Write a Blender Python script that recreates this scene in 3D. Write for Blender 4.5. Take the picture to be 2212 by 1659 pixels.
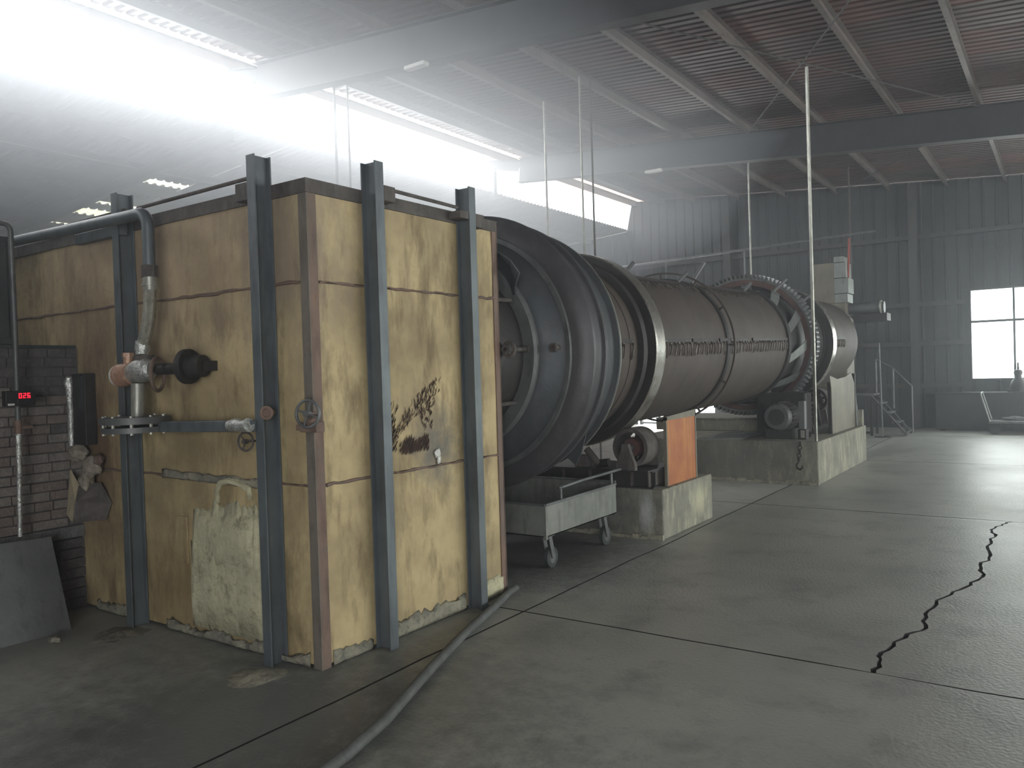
import bpy, math, random
from mathutils import Vector, Matrix
random.seed(7)
S = bpy.context.scene
for o in list(bpy.data.objects): bpy.data.objects.remove(o)
COL = S.collection
PI = math.pi
# ------------------------------------------------------------ camera, world, lights, exposure
cam = bpy.data.cameras.new('camera'); cam.sensor_width = 36; cam.lens = 36*1727/2212; cam.clip_start = .05; cam.clip_end = 200
co = bpy.data.objects.new('camera', cam); COL.objects.link(co); S.camera = co
rt = Vector((.8211, .5699, -.0312)).normalized(); bk = Vector((.5706, -.8210, .0157)); bk = (bk-rt*bk.dot(rt)).normalized(); up = bk.cross(rt)
M = Matrix((rt, up, bk)).transposed().to_4x4(); M.translation = (0, 0, 1.6); co.matrix_world = M
S.view_settings.view_transform = 'Standard'; S.view_settings.look = 'None'; S.view_settings.gamma = 1; S.view_settings.use_curve_mapping = False
S.view_settings.exposure = 0.0
w = bpy.data.worlds.new('sky'); S.world = w; w.use_nodes = True
w.node_tree.nodes['Background'].inputs[0].default_value = (.90, .96, 1, 1); w.node_tree.nodes['Background'].inputs[1].default_value = 6.0
def area(name, loc, direc, sx, sy, power, col=(1, 1, 1), spread=PI):
    l = bpy.data.lights.new(name, 'AREA'); l.shape = 'RECTANGLE'; l.size = sx; l.size_y = sy; l.energy = power; l.color = col; l.spread = spread
    o = bpy.data.objects.new(name, l); COL.objects.link(o); o.location = loc
    o.rotation_euler = Vector(direc).to_track_quat('-Z', 'Y').to_euler(); return o
area('daylight_ridge_gap', (-10.55, 5.5, 5.85), (1, 0, -.12), 21, .55, 1350, (.90, .95, 1))
area('daylight_window_right', (7.35, 12.1, 2.2), (-1, 0, -.05), 14.2, 2.4, 1000, (1, .99, .94))
area('daylight_far_window', (-.3, 20.85, 2.1), (0, -1, -.1), 2.8, 1.9, 130, (1, .99, .95))
area('daylight_far_door', (-8.7, 20.85, .95), (0, -1, -.1), 2.0, 1.7, 200, (1, .98, .93))
area('fill_light_behind', (4.0, -4.85, 1.7), (-.35, 1, 0), 4.6, 3.2, 400, (1, .99, .97))  # soft fill added behind the camera, through an unseen opening

# ------------------------------------------------------------ helpers
class MB:
    def __init__(s): s.v = []; s.f = []
    def add(s, vs, fs):
        n = len(s.v); s.v += [Vector(v) for v in vs]; s.f += [tuple(i+n for i in f) for f in fs]; return s
    def hexa(s, p):
        return s.add(p, [(0, 3, 2, 1), (4, 5, 6, 7), (0, 1, 5, 4), (1, 2, 6, 5), (2, 3, 7, 6), (3, 0, 4, 7)])
    def box(s, a, b):
        (x0, y0, z0), (x1, y1, z1) = a, b
        return s.hexa([(x0, y0, z0), (x1, y0, z0), (x1, y1, z0), (x0, y1, z0), (x0, y0, z1), (x1, y0, z1), (x1, y1, z1), (x0, y1, z1)])
    def cyl(s, a, b, r, n=16, r2=None, caps=True):
        a = Vector(a); b = Vector(b); d = (b-a).normalized(); r2 = r if r2 is None else r2
        u = d.orthogonal().normalized(); v = d.cross(u); vs = []
        for i in range(n):
            c = u*math.cos(2*PI*i/n)+v*math.sin(2*PI*i/n); vs.append(a+c*r); vs.append(b+c*r2)
        fs = [(2*i, 2*((i+1) % n), 2*((i+1) % n)+1, 2*i+1) for i in range(n)]
        if caps: fs += [tuple(2*i for i in reversed(range(n))), tuple(2*i+1 for i in range(n))]
        return s.add(vs, fs)
    def bar(s, a, b, w, h, upv=(0, 0, 1)):
        a = Vector(a); b = Vector(b); d = (b-a).normalized(); upv = Vector(upv)
        sd = d.cross(upv)
        if sd.length < 1e-3: sd = d.cross(Vector((1, 0, 0)))
        sd.normalize(); u = sd.cross(d)
        q = [sd*-w/2-u*h/2, sd*w/2-u*h/2, sd*w/2+u*h/2, sd*-w/2+u*h/2]
        return s.hexa([a+k for k in q]+[b+k for k in q])
    def tube(s, pts, r, n=10):
        pts = [Vector(p) for p in pts]; u = None; rings = []
        for i, p in enumerate(pts):
            d = (pts[min(i+1, len(pts)-1)]-pts[max(i-1, 0)]).normalized()
            if u is None: u = d.orthogonal().normalized()
            u = (u-d*u.dot(d)).normalized(); v = d.cross(u)
            rr = r[i] if isinstance(r, (list, tuple)) else r
            rings.append([p+(u*math.cos(2*PI*k/n)+v*math.sin(2*PI*k/n))*rr for k in range(n)])
        vs = [q for rg in rings for q in rg]; fs = []
        for i in range(len(pts)-1):
            for k in range(n):
                fs.append((i*n+k, i*n+(k+1) % n, (i+1)*n+(k+1) % n, (i+1)*n+k))
        fs += [tuple(reversed(range(n))), tuple((len(pts)-1)*n+k for k in range(n))]
        return s.add(vs, fs)
    def lathe(s, prof, o, d, n=64, closed=False):
        # prof: (t along axis, r)
        o = Vector(o); d = Vector(d).normalized(); u = Vector((1, 0, 0)); u = (u-d*u.dot(d)).normalized(); v = d.cross(u); m = len(prof)
        vs = []
        for k in range(n):
            c = u*math.cos(2*PI*k/n)+v*math.sin(2*PI*k/n)
            for t, r in prof: vs.append(o+d*t+c*r)
        fs = []
        for k in range(n):
            k2 = (k+1) % n
            for j in range(m if closed else m-1):
                j2 = (j+1) % m; fs.append((k*m+j, k*m+j2, k2*m+j2, k2*m+j))
        return s.add(vs, fs)
    def prism(s, poly, off):
        n = len(poly); off = Vector(off); vs = [Vector(p) for p in poly]+[Vector(p)+off for p in poly]
        return s.add(vs, [tuple(reversed(range(n))), tuple(range(n, 2*n))]+[(i, (i+1) % n, n+(i+1) % n, n+i) for i in range(n)])
    def build(s, name, m, parent=None, smooth=40, bevel=0, jit=0):
        off = Vector(parent.get('_o', (0, 0, 0))) if parent else Vector((0, 0, 0))
        me = bpy.data.meshes.new(name); vs = s.v
        if jit: vs = [v+Vector([random.uniform(-jit, jit) for _ in range(3)]) for v in vs]
        me.from_pydata([v-off for v in vs], [], s.f); me.update()
        import bmesh
        bm = bmesh.new(); bm.from_mesh(me); bmesh.ops.recalc_face_normals(bm, faces=bm.faces); bm.to_mesh(me); bm.free()
        if smooth:
            me.shade_smooth(); me.set_sharp_from_angle(angle=math.radians(smooth))
        me.materials.append(m)
        o = bpy.data.objects.new(name, me); COL.objects.link(o)
        if parent: o.parent = parent; o['_o'] = tuple(off)
        else: o['_o'] = (0, 0, 0)
        if bevel:
            b = o.modifiers.new('bevel', 'BEVEL'); b.width = bevel; b.segments = 2; b.limit_method = 'ANGLE'; b.angle_limit = math.radians(40)
        return o
def thing(name, label, cat, loc, group=None, kind=None):
    o = bpy.data.objects.new(name, None); COL.objects.link(o); o.location = loc; o['_o'] = tuple(loc); o.empty_display_size = .2
    if kind: o['kind'] = kind
    if label: o['label'] = label
    if cat: o['category'] = cat
    if group: o['group'] = group
    return o
def tag(o, label, cat, group=None, kind=None):
    o['label'] = label
    if cat: o['category'] = cat
    if group: o['group'] = group
    if kind: o['kind'] = kind
    return o
def dup(root, d, label=None):
    def cp(o, par):
        c = o.copy(); COL.objects.link(c); c.parent = par
        for ch in list(o.children): cp(ch, c)
        return c
    r = cp(root, root.parent); r.location = Vector(root.location)+Vector(d)
    if label: r['label'] = label
    return r

def lin(c): return tuple((x/12.92 if x <= .04045 else ((x+.055)/1.055)**2.4) for x in [k/255 for k in c[:3]])+(1,)
def mat(name, c1, c2=None, c3=None, scale=3.0, streak=0.25, rough=.75, metal=0.0, bump=.15, bscale=40, det=6, patch=None, spec=.4):
    """procedural surface: two noises blend c1>c2 (cloudy) and c3 (streaks); streak<1 stretches along Z"""
    m = bpy.data.materials.new(name); m.use_nodes = True; N = m.node_tree.nodes; L = m.node_tree.links; B = N['Principled BSDF']
    g = N.new('ShaderNodeNewGeometry')
    c2 = c2 or c1; c3 = c3 or c2
    n1 = N.new('ShaderNodeTexNoise'); n1.inputs['Scale'].default_value = scale; n1.inputs['Detail'].default_value = det; n1.inputs['Roughness'].default_value = .62
    L.new(g.outputs['Position'], n1.inputs['Vector'])
    r1 = N.new('ShaderNodeValToRGB'); r1.color_ramp.elements[0].position = .36; r1.color_ramp.elements[1].position = .66
    r1.color_ramp.elements[0].color = lin(c1); r1.color_ramp.elements[1].color = lin(c2); L.new(n1.outputs[0], r1.inputs[0])
    mp = N.new('ShaderNodeMapping'); mp.inputs['Scale'].default_value = (1, 1, streak); L.new(g.outputs['Position'], mp.inputs[0])
    n2 = N.new('ShaderNodeTexNoise'); n2.inputs['Scale'].default_value = scale*3.3; n2.inputs['Detail'].default_value = 8; n2.inputs['Roughness'].default_value = .7
    L.new(mp.outputs[0], n2.inputs['Vector'])
    r2 = N.new('ShaderNodeValToRGB'); r2.color_ramp.elements[0].position = .50; r2.color_ramp.elements[1].position = .68
    r2.color_ramp.elements[0].color = (0, 0, 0, 1); r2.color_ramp.elements[1].color = (.8, .8, .8, 1); L.new(n2.outputs[0], r2.inputs[0])
    mx = N.new('ShaderNodeMixRGB'); L.new(r2.outputs[0], mx.inputs[0]); L.new(r1.outputs[0], mx.inputs[1]); mx.inputs[2].default_value = lin(c3)
    last = mx.outputs[0]
    if patch:
        for (pc, col, lo, hi, sc, stren) in patch:   # stain and painted-shade blobs: centre, colour, inner radius, outer radius, xyz scale
            sub = N.new('ShaderNodeVectorMath'); sub.operation = 'SUBTRACT'; L.new(g.outputs['Position'], sub.inputs[0]); sub.inputs[1].default_value = pc
            mul = N.new('ShaderNodeVectorMath'); mul.operation = 'MULTIPLY'; L.new(sub.outputs[0], mul.inputs[0]); mul.inputs[1].default_value = sc
            ln = N.new('ShaderNodeVectorMath'); ln.operation = 'LENGTH'; L.new(mul.outputs[0], ln.inputs[0])
            nn = N.new('ShaderNodeTexNoise'); nn.inputs['Scale'].default_value = 9; nn.inputs['Detail'].default_value = 9; nn.inputs['Roughness'].default_value = .75
            L.new(mp.outputs[0] if stren < .8 else g.outputs['Position'], nn.inputs['Vector'])
            ad = N.new('ShaderNodeMath'); ad.operation = 'MULTIPLY_ADD'; L.new(nn.outputs[0], ad.inputs[0]); ad.inputs[1].default_value = (hi-lo)*2.2; L.new(ln.outputs[1], ad.inputs[2])
            mr = N.new('ShaderNodeMapRange'); mr.inputs[1].default_value = lo+(hi-lo)*1.1; mr.inputs[2].default_value = hi+(hi-lo)*1.1; mr.inputs[3].default_value = stren; mr.inputs[4].default_value = 0
            L.new(ad.outputs[0], mr.inputs[0])
            m2 = N.new('ShaderNodeMixRGB'); L.new(mr.outputs[0], m2.inputs[0]); L.new(last, m2.inputs[1]); m2.inputs[2].default_value = lin(col); last = m2.outputs[0]
    L.new(last, B.inputs['Base Color'])
    B.inputs['Roughness'].default_value = rough; B.inputs['Metallic'].default_value = metal; B.inputs['Specular IOR Level'].default_value = spec
    if bump:
        n3 = N.new('ShaderNodeTexNoise'); n3.inputs['Scale'].default_value = bscale; n3.inputs['Detail'].default_value = 6; L.new(g.outputs['Position'], n3.inputs['Vector'])
        b = N.new('ShaderNodeBump'); b.inputs['Strength'].default_value = bump; b.inputs['Distance'].default_value = .02; L.new(n3.outputs[0], b.inputs['Height']); L.new(b.outputs[0], B.inputs['Normal'])
        rr = N.new('ShaderNodeMapRange'); rr.inputs[3].default_value = max(.05, rough-.12); rr.inputs[4].default_value = min(1, rough+.12); L.new(n1.outputs[0], rr.inputs[0]); L.new(rr.outputs[0], B.inputs['Roughness'])
    return m

M_floor = mat('concrete_floor', (142, 143, 137), (164, 164, 156), (122, 123, 118), scale=.7, streak=1, rough=.42, bump=.2, bscale=45, det=10, spec=.5,
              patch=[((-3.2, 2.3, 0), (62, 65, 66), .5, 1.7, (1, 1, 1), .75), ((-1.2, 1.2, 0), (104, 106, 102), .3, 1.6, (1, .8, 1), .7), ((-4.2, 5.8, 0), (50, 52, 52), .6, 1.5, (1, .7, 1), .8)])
M_under = mat('joint_dirt', (22, 22, 21), (32, 31, 29), rough=.95)
M_wall = mat('wall_sheet', (54, 56, 57), (45, 47, 48), (36, 37, 38), scale=1.3, streak=.12, rough=.6, metal=.1, bump=.05)
M_wallin = mat('side_wall_plaster', (112, 114, 112), (90, 92, 92), rough=.85)
M_girt = mat('girt_steel', (48, 48, 49), (60, 57, 55), rough=.7)
M_roof = mat('roof_sheet', (86, 70, 67), (74, 63, 61), (58, 51, 50), scale=.8, streak=1, rough=.55, metal=.15, bump=.05)
M_roof_r = mat('roof_sheet_rusty', (100, 69, 64), (84, 63, 60), (62, 51, 50), scale=.9, streak=1, rough=.6, metal=.1, bump=.05)
M_purlin = mat('purlin_steel', (106, 96, 91), (86, 79, 76), (68, 61, 59), scale=1.5, rough=.55, metal=.2, bump=.05)
M_rafter = mat('rafter_steel', (54, 54, 56), (45, 45, 47), rough=.6, metal=.2, bump=.05)
M_box = mat('ochre_panel', (180, 162, 122), (138, 122, 92), (104, 88, 62), scale=2.2, streak=.3, rough=.72, bump=.25, bscale=22, det=8,
            patch=[((-3.37, 3.74, 1.15), (74, 60, 52), .02, .11, (1, .8, 1.8), .8), ((-3.37, 3.96, 1.13), (92, 92, 90), .02, .26, (1, 1, .8), .85), ((-3.37, 3.82, 1.36), (120, 106, 88), .02, .2, (1, 1, .7), .5),
                   ((-4.9, 2.95, 2.5), (146, 126, 110), .3, 1.6, (.8, 1, 1.4), .6), ((-3.6, 2.95, 2.3), (120, 108, 98), .1, .5, (1.2, 1, .6), .6),  # first blob paints the haze's pinkish grey onto the upper panels
                   ((-5.7, 2.95, 1.2), (84, 62, 50), .2, .9, (1.4, 1, .8), .75), ((-4.5, 2.95, .2), (118, 98, 68), .2, .9, (.8, 1, 1.6), .6)])
M_rust = mat('rusty_angle_iron', (116, 94, 82), (100, 88, 80), (84, 66, 58), scale=4, rough=.75, bump=.2)
M_rust2 = mat('brown_char', (66, 48, 40), (48, 38, 34), (36, 32, 30), scale=9, rough=.9, bump=.2)
M_angle = mat('grey_brown_angle', (112, 104, 94), (96, 90, 82), (80, 74, 68), scale=4, rough=.8, bump=.2)
M_cap = mat('dark_rim_steel', (86, 80, 76), (62, 58, 56), (100, 96, 92), scale=6, rough=.8, bump=.3)
M_beam = mat('blue_grey_beam', (98, 105, 108), (84, 90, 93), (68, 72, 74), scale=3, streak=.2, rough=.5, metal=.25, bump=.06)
M_plaster = mat('pale_plaster', (186, 182, 152), (166, 162, 136), (128, 122, 98), scale=4, streak=1, rough=.92, bump=.6, bscale=26)
M_mortar = mat('ash_mortar', (150, 146, 128), (110, 108, 98), (74, 74, 72), scale=7, streak=1, rough=.95, bump=.7, bscale=30)
M_dust = mat('ash_dust', (92, 94, 93), (108, 109, 107), (76, 77, 76), scale=6, streak=1, rough=.95, bump=.8, bscale=30)
M_kiln = mat('kiln_shell', (74, 66, 60), (66, 59, 54), (56, 50, 46), scale=2.2, streak=.3, rough=.68, metal=.1, bump=.08)
M_clad = mat('kiln_front_steel', (70, 74, 77), (58, 61, 64), (78, 76, 78), scale=2.5, streak=.4, rough=.55, metal=.25, bump=.1)
M_clad2 = mat('kiln_front_disc', (74, 73, 75), (64, 63, 65), (86, 85, 86), scale=2.5, streak=.4, rough=.5, metal=.3, bump=.1)
M_dark = mat('sooty_steel', (44, 43, 43), (56, 54, 52), (36, 35, 35), scale=5, rough=.6, metal=.3, bump=.2)
M_tyre = mat('polished_tyre_face', (196, 194, 186), (176, 172, 162), (150, 146, 138), scale=4, rough=.28, metal=.9, bump=.03)
M_gear = mat('gear_red_brown', (98, 72, 67), (84, 64, 60), (70, 54, 52), scale=5, rough=.6, metal=.2, bump=.1)
M_pale = mat('pale_metal', (170, 170, 160), (140, 140, 132), (110, 108, 102), scale=8, rough=.45, metal=.5, bump=.05)
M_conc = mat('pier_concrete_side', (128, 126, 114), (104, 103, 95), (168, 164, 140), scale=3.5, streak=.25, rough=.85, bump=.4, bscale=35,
             patch=[((-4.2, 6.8, .25), (70, 70, 68), .4, 1.1, (.9, 9, 1), .8), ((-3.24, 6.8, .25), (186, 188, 186), .02, .12, (1.2, 6, .5), .75), ((-4.0, 10.72, .3), (84, 84, 78), .5, 1.3, (.9, 9, 1), .75), ((-3.075, 7.7, .25), (184, 180, 150), .05, .3, (6, 1, 1.6), .6)])  # first and third blobs: soot plus front-face shade painted into the colour
M_steel = mat('dull_steel_plate', (104, 106, 106), (88, 90, 90), (70, 70, 70), scale=3, streak=.5, rough=.5, metal=.35, bump=.08)
M_cart = mat('cart_grey_steel', (122, 124, 118), (104, 106, 102), (84, 84, 80), scale=4, rough=.6, metal=.2, bump=.1)
M_orange = mat('rust_orange_sheet', (158, 98, 54), (142, 80, 46), (186, 132, 60), scale=4, streak=.05, rough=.6, bump=.08)
M_guard = mat('olive_grey_guard', (112, 106, 92), (98, 94, 84), (88, 84, 74), scale=3, streak=.3, rough=.6, bump=.05)
M_alu = mat('worn_foil', (210, 212, 208), (176, 178, 174), (120, 120, 116), scale=14, streak=.6, rough=.35, metal=.7, bump=.6, bscale=50)
M_braid = mat('braided_hose', (170, 168, 156), (140, 138, 126), (110, 106, 96), scale=20, rough=.35, metal=.7, bump=.5, bscale=200)
M_brass = mat('copper_valve', (176, 140, 118), (150, 112, 92), (200, 180, 164), scale=16, rough=.5, metal=.3, bump=.2)
M_brick = [mat('brick_%s' % n, a, b, c, scale=9, streak=1, rough=.9, bump=.5, bscale=60) for n, a, b, c in
           (('grey', (118, 112, 106), (104, 99, 95), (136, 130, 123)), ('brown', (112, 101, 94), (98, 90, 85), (126, 117, 110)), ('sooty', (84, 82, 81), (70, 68, 68), (100, 96, 93)))]
M_joint = mat('brick_mortar', (76, 72, 69), (62, 60, 58), rough=.95, bump=.4)
M_soot = mat('soot_green_black', (46, 52, 52), (58, 62, 60), (38, 42, 42), scale=4, rough=.8, bump=.2)
M_blanket = mat('fibre_blanket', (150, 142, 128), (120, 114, 104), (92, 84, 76), scale=12, streak=1, rough=.95, bump=.8, bscale=30)
M_beige = mat('beige_sheet', (176, 164, 138), (156, 144, 120), (122, 112, 94), scale=6, rough=.6, bump=.1)
M_rubber = mat('hose_grey', (92, 94, 92), (78, 80, 78), (64, 64, 62), scale=8, rough=.7, bump=.1)
M_black = mat('black_plastic', (24, 24, 25), (32, 32, 33), rough=.5, bump=0)
M_redpipe = mat('red_paint', (150, 62, 50), (128, 54, 46), (104, 48, 42), scale=6, rough=.6, bump=.05)
M_silver = mat('duct_silver', (138, 142, 138), (118, 122, 118), (98, 100, 98), scale=3, rough=.45, metal=.4, bump=.05)
M_white = mat('white_enamel', (210, 210, 204), (190, 190, 184), rough=.5, bump=.03)
def emit(name, c, s):
    m = bpy.data.materials.new(name); m.use_nodes = True; B = m.node_tree.nodes['Principled BSDF']; B.inputs['Base Color'].default_value = lin(c)
    B.inputs['Emission Color'].default_value = lin(c); B.inputs['Emission Strength'].default_value = s; return m
M_led = emit('red_led', (255, 30, 50), 3.0)
def translucent(name, c, t):
    m = bpy.data.materials.new(name); m.use_nodes = True; N = m.node_tree.nodes; L = m.node_tree.links; N.remove(N['Principled BSDF'])
    a = N.new('ShaderNodeBsdfTranslucent'); a.inputs[0].default_value = c; b = N.new('ShaderNodeBsdfTransparent'); b.inputs[0].default_value = c
    x = N.new('ShaderNodeMixShader'); x.inputs[0].default_value = t; L.new(a.outputs[0], x.inputs[1]); L.new(b.outputs[0], x.inputs[2]); L.new(x.outputs[0], N['Material Output'].inputs[0]); return m
M_frp = translucent('translucent_roof_sheet', (.95, .80, .74, 1), .22)
M_sky = translucent('skylight_sheet', (.97, .98, .90, 1), .9)
mg = bpy.data.materials.new('window_glass'); mg.use_nodes = True; N = mg.node_tree.nodes; L = mg.node_tree.links; N.remove(N['Principled BSDF'])
a = N.new('ShaderNodeBsdfTransparent'); a.inputs[0].default_value = (.93, .96, .95, 1); b = N.new('ShaderNodeBsdfGlossy'); b.inputs[1].default_value = .05
x = N.new('ShaderNodeMixShader'); x.inputs[0].default_value = .06; L.new(a.outputs[0], x.inputs[1]); L.new(b.outputs[0], x.inputs[2]); L.new(x.outputs[0], N['Material Output'].inputs[0]); M_glass = mg

# ------------------------------------------------------------ floor: slabs parted by joints and by the jagged crack
XL, XR, YN, YF = -18.0, 7.3, -5.0, 20.6
fl = thing('floor', 'grey dusty concrete floor in slabs with joints and a jagged crack', None, (0, 0, 0), kind='structure')
MB().box((XL-.3, YN-.3, -.3), (XR+.3, YF+.3, -.013)).build('joint_bed', M_under, fl, smooth=0)
crk0 = [(-.84, 4.365), (-.845, 4.59), (-.835, 4.75), (-.79, 5.09), (-.72, 5.32), (-.75, 5.62), (-.70, 6.00), (-.61, 6.33), (-.54, 6.62), (-.56, 6.94), (-.54, 7.34), (-.58, 7.79), (-.55, 8.22), (-.59, 8.47), (-.53, 8.81), (-.46, 9.045)]
crk = []
for (xa, ya), (xb, yb) in zip(crk0[:-1], crk0[1:]):
    for k in range(4): t = k/4; crk.append((xa+(xb-xa)*t+(random.uniform(-.028, .028) if k else 0), ya+(yb-ya)*t+(random.uniform(-.015, .015) if k else 0)))
crk.append(crk0[-1])
def slab(poly, nm='floor_slab'):
    o = MB().prism([(x, y, -.09) for x, y in poly], (0, 0, .09)).build(nm, M_floor, fl, smooth=0); o.data.materials.append(M_under)
    for p in o.data.polygons:
        if abs(p.normal.z) < .5: p.material_index = 1
G = .008
ys = [YN, -.32, 4.37, 9.05, 13.73, 18.4, YF]; xs = [XL, -12.6, -7.8, -3.0, 2.2, XR]
def wob(p, q, amp, n=14):
    r = []
    for i in range(n+1):
        t = i/n; e = amp*math.sin(PI*t)*random.uniform(-1, 1); dx, dy = q[0]-p[0], q[1]-p[1]; l = math.hypot(dx, dy)
        r.append((p[0]+dx*t-dy/l*e, p[1]+dy*t+dx/l*e))
    return r
edges = {}
def edge(p, q):
    k = (p, q)
    if k in edges: return edges[k]
    if (q, p) in edges: return list(reversed(edges[(q, p)]))
    edges[k] = wob(p, q, .012); return edges[k]
for i in range(len(xs)-1):
    for j in range(len(ys)-1):
        a, b, c, d = (xs[i], ys[j]), (xs[i+1], ys[j]), (xs[i+1], ys[j+1]), (xs[i], ys[j+1])
        P = edge(a, b)[:-1]+edge(b, c)[:-1]+edge(c, d)[:-1]+edge(d, a)[:-1]
        cx, cy = (a[0]+c[0])/2, (a[1]+c[1])/2
        if i == 3 and j == 2:   # cracked slab
            bot = [q for q in edge(a, b) if q[0] < -.95] ; bot2 = [q for q in edge(a, b) if q[0] > -.75]
            top = [q for q in edge(d, c) if q[0] < -.55]; top2 = [q for q in edge(d, c) if q[0] > -.35]
            c1 = [(x-.006-random.uniform(0, .012), y) for x, y in crk]; c2 = [(x+.006+random.uniform(0, .012), y) for x, y in crk]
            sl = lambda L_, s_: [(x+(G if s_ < 0 else -G)*0, y) for x, y in L_]
            ins = lambda L_: [(x-(G if x > b[0]-.2 else 0)+(G if x < a[0]+.2 else 0), y-(G if y > c[1]-.1 else 0)+(G if y < a[1]+.1 else 0)) for x, y in L_]
            slab(ins(bot+c1+list(reversed(top))+edge(d, a)[1:-1])); slab(ins(bot2+edge(b, c)[1:-1]+list(reversed(top2))+list(reversed(c2))))
            continue
        Q = []
        for x, y in P:
            Q.append((x+(G if x < a[0]+.1 else 0)-(G if x > c[0]-.1 else 0), y+(G if y < a[1]+.1 else 0)-(G if y > c[1]-.1 else 0)))
        slab(Q)
# fine branching hairline on the right slab
# ------------------------------------------------------------ roof
K = .082
def zr(X): return 5.353+K*(-.70-X)          # underside of the purlins, right roof
def zl(X): return 5.30-.08*(-10.1-X)         # underside line of the left roof
ce = thing('ceiling', 'dark corrugated sheet roof on purlins and rafters, open along the ridge', None, (0, 0, 0), kind='structure')
PUR = .16
def sheet(y0, y1, xa, za, xb, zb, m, name='roof_sheet', pitch=.15, d=.035):
    b = MB(); n = max(1, round((y1-y0)/pitch)); p = (y1-y0)/n; pts = []
    for k in range(n):
        y = y0+k*p; pts += [(y, 0), (y+p*.55, 0), (y+p*.65, d), (y+p*.90, d)]
    pts.append((y1, 0)); vs = []
    for y, h in pts: vs += [(xa, y, za+h), (xb, y, zb+h)]
    fs = [(2*i, 2*i+1, 2*i+3, 2*i+2) for i in range(len(pts)-1)]
    b.add(vs, fs); o = b.build(name, m, ce, smooth=0)
    s = o.modifiers.new('gauge', 'SOLIDIFY'); s.thickness = .002; return o
y = YN
k = 0
while y < YF+.2:
    y1 = min(y+.9, YF+.35)
    mm = M_roof_r if (k % 5 in (1, 3)) else M_roof
    sheet(y, y1+.002, XR+.3, zr(XR+.3)+PUR, -9.67, zr(-9.67)+PUR, mm)
    f = sheet(y, y1+.002, -9.67, zr(-9.67)+PUR, -10.4, zr(-10.4)+PUR, M_frp, 'translucent_sheet'); f['label'] = 'translucent roof sheet along the ridge edge'
    if 7.9 < y+.45 < 9.0 or 0:
        pass
    y += .9; k += 1
# left roof with rows of small skylights: sheet strips interrupted by openings
sk = [(-16.66, .50), (-15.80, .44), (-14.95, .42), (-14.02, .38), (-13.40, .26)]
SKY0, SKY1 = 8.05, 8.85
y = YN
while y < SKY0-.01:
    y1 = min(y+.9, SKY0); sheet(y, y1+.002, -10.1, zl(-10.1)+PUR, XL-.3, zl(XL-.3)+PUR, M_roof); y = y1
y = SKY1
while y < YF+.2:
    y1 = min(y+.9, YF+.35); sheet(y, y1+.002, -10.1, zl(-10.1)+PUR, XL-.3, zl(XL-.3)+PUR, M_roof); y = y1
xx = -10.1
for (sx, sw) in sorted(sk, reverse=True):
    sheet(SKY0, SKY1-.004, xx, zl(xx)+PUR, sx+sw/2, zl(sx+sw/2)+PUR, M_roof)
    o = sheet(SKY0, SKY1-.004, sx+sw/2, zl(sx+sw/2)+PUR, sx-sw/2, zl(sx-sw/2)+PUR, M_sky, 'skylight_sheet'); o['label'] = 'bright translucent skylight sheet'
    xx = sx-sw/2
sheet(SKY0, SKY1-.004, xx, zl(xx)+PUR, XL-.3, zl(XL-.3)+PUR, M_roof)
def cpurlin(X, z, y0=YN, y1=YF+.3, m=M_purlin):
    b = MB(); t = .006
    b.box((X-.03, y0, z), (X+.03, y1, z+t)); b.box((X-.03, y0, z+t), (X-.03+t, y1, z+PUR-t)); b.box((X-.03, y0, z+PUR-t), (X+.03, y1, z+PUR)); b.box((X+.03-t, y0, z+t), (X+.03, y1, z+.02))
    return b.build('purlin', m, ce, smooth=0)
for X in [-8.98, -8.1, -6.93, -5.74, -4.53, -3.35, -2.16, -1.03, .15, 1.33, 2.5, 3.7, 4.9, 6.1, 7.2]: cpurlin(X, zr(X))
cpurlin(-9.87, zr(-9.87))
for X in [-11.3, -12.6, -13.7, -14.45, -16.2, -17.4]: cpurlin(X, zl(X))
def ibeam(b, p, q, h, w, up=(0, 0, 1), t=.012, tw=.008):
    p = Vector(p); q = Vector(q); u = Vector(up); d = (q-p).normalized(); sd = d.cross(u).normalized(); u = sd.cross(d)
    b.bar(p+u*(h/2-t/2), q+u*(h/2-t/2), w, t, u); b.bar(p-u*(h/2-t/2), q-u*(h/2-t/2), w, t, u); b.bar(p, q, tw, h-2*t, u); return b
for Y in (.8, 7.4, 14.05):
    b = MB(); h = .5
    ibeam(b, (XR, Y, zr(XR)-h/2), (-9.4, Y, zr(-9.4)-h/2), h, .18)
    ibeam(b, (-9.4, Y, zr(-9.4)-.16), (-10.2, Y, zr(-10.2)-.08), .22, .16)
    b.build('rafter', M_rafter, ce, smooth=0)
    b = MB(); b.box((-10.17, Y-.05, zl(-10.1)-.02), (-10.03, Y+.05, zr(-10.1)-.18)); b.box((-10.3, Y-.09, zl(-10.1)-.02), (-9.95, Y+.09, zl(-10.1))); b.box((-10.28, Y-.09, zr(-10.1)-.19), (-9.95, Y+.09, zr(-10.1)-.17)); b.build('ridge_post', M_rafter, ce, smooth=0)
    b = MB(); ibeam(b, (-10.0, Y, zl(-10.0)-.1), (XL, Y, zl(XL)-.1), .2, .12); b.build('rafter', M_rafter, ce, smooth=0)
b = MB(); ibeam(b, (-.9, 7.4, zr(-.9)-.1), (-1.0, 14.05, zr(-1.0)-.1), .06, .06)
# wind bracing rods in one bay
for (p, q) in (((-1.0, 7.6, zr(-1)-.05), (-4.5, 13.9, zr(-4.5)-.05)), ((-4.5, 7.6, zr(-4.5)-.05), (-1.0, 13.9, zr(-1.)-.05)), ((-1., 14.2, zr(-1)-.05), (-4.5, 20.4, zr(-4.5)-.05))):
    MB().cyl(p, q, .01, 6).build('brace_rod', M_girt, ce)

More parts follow.
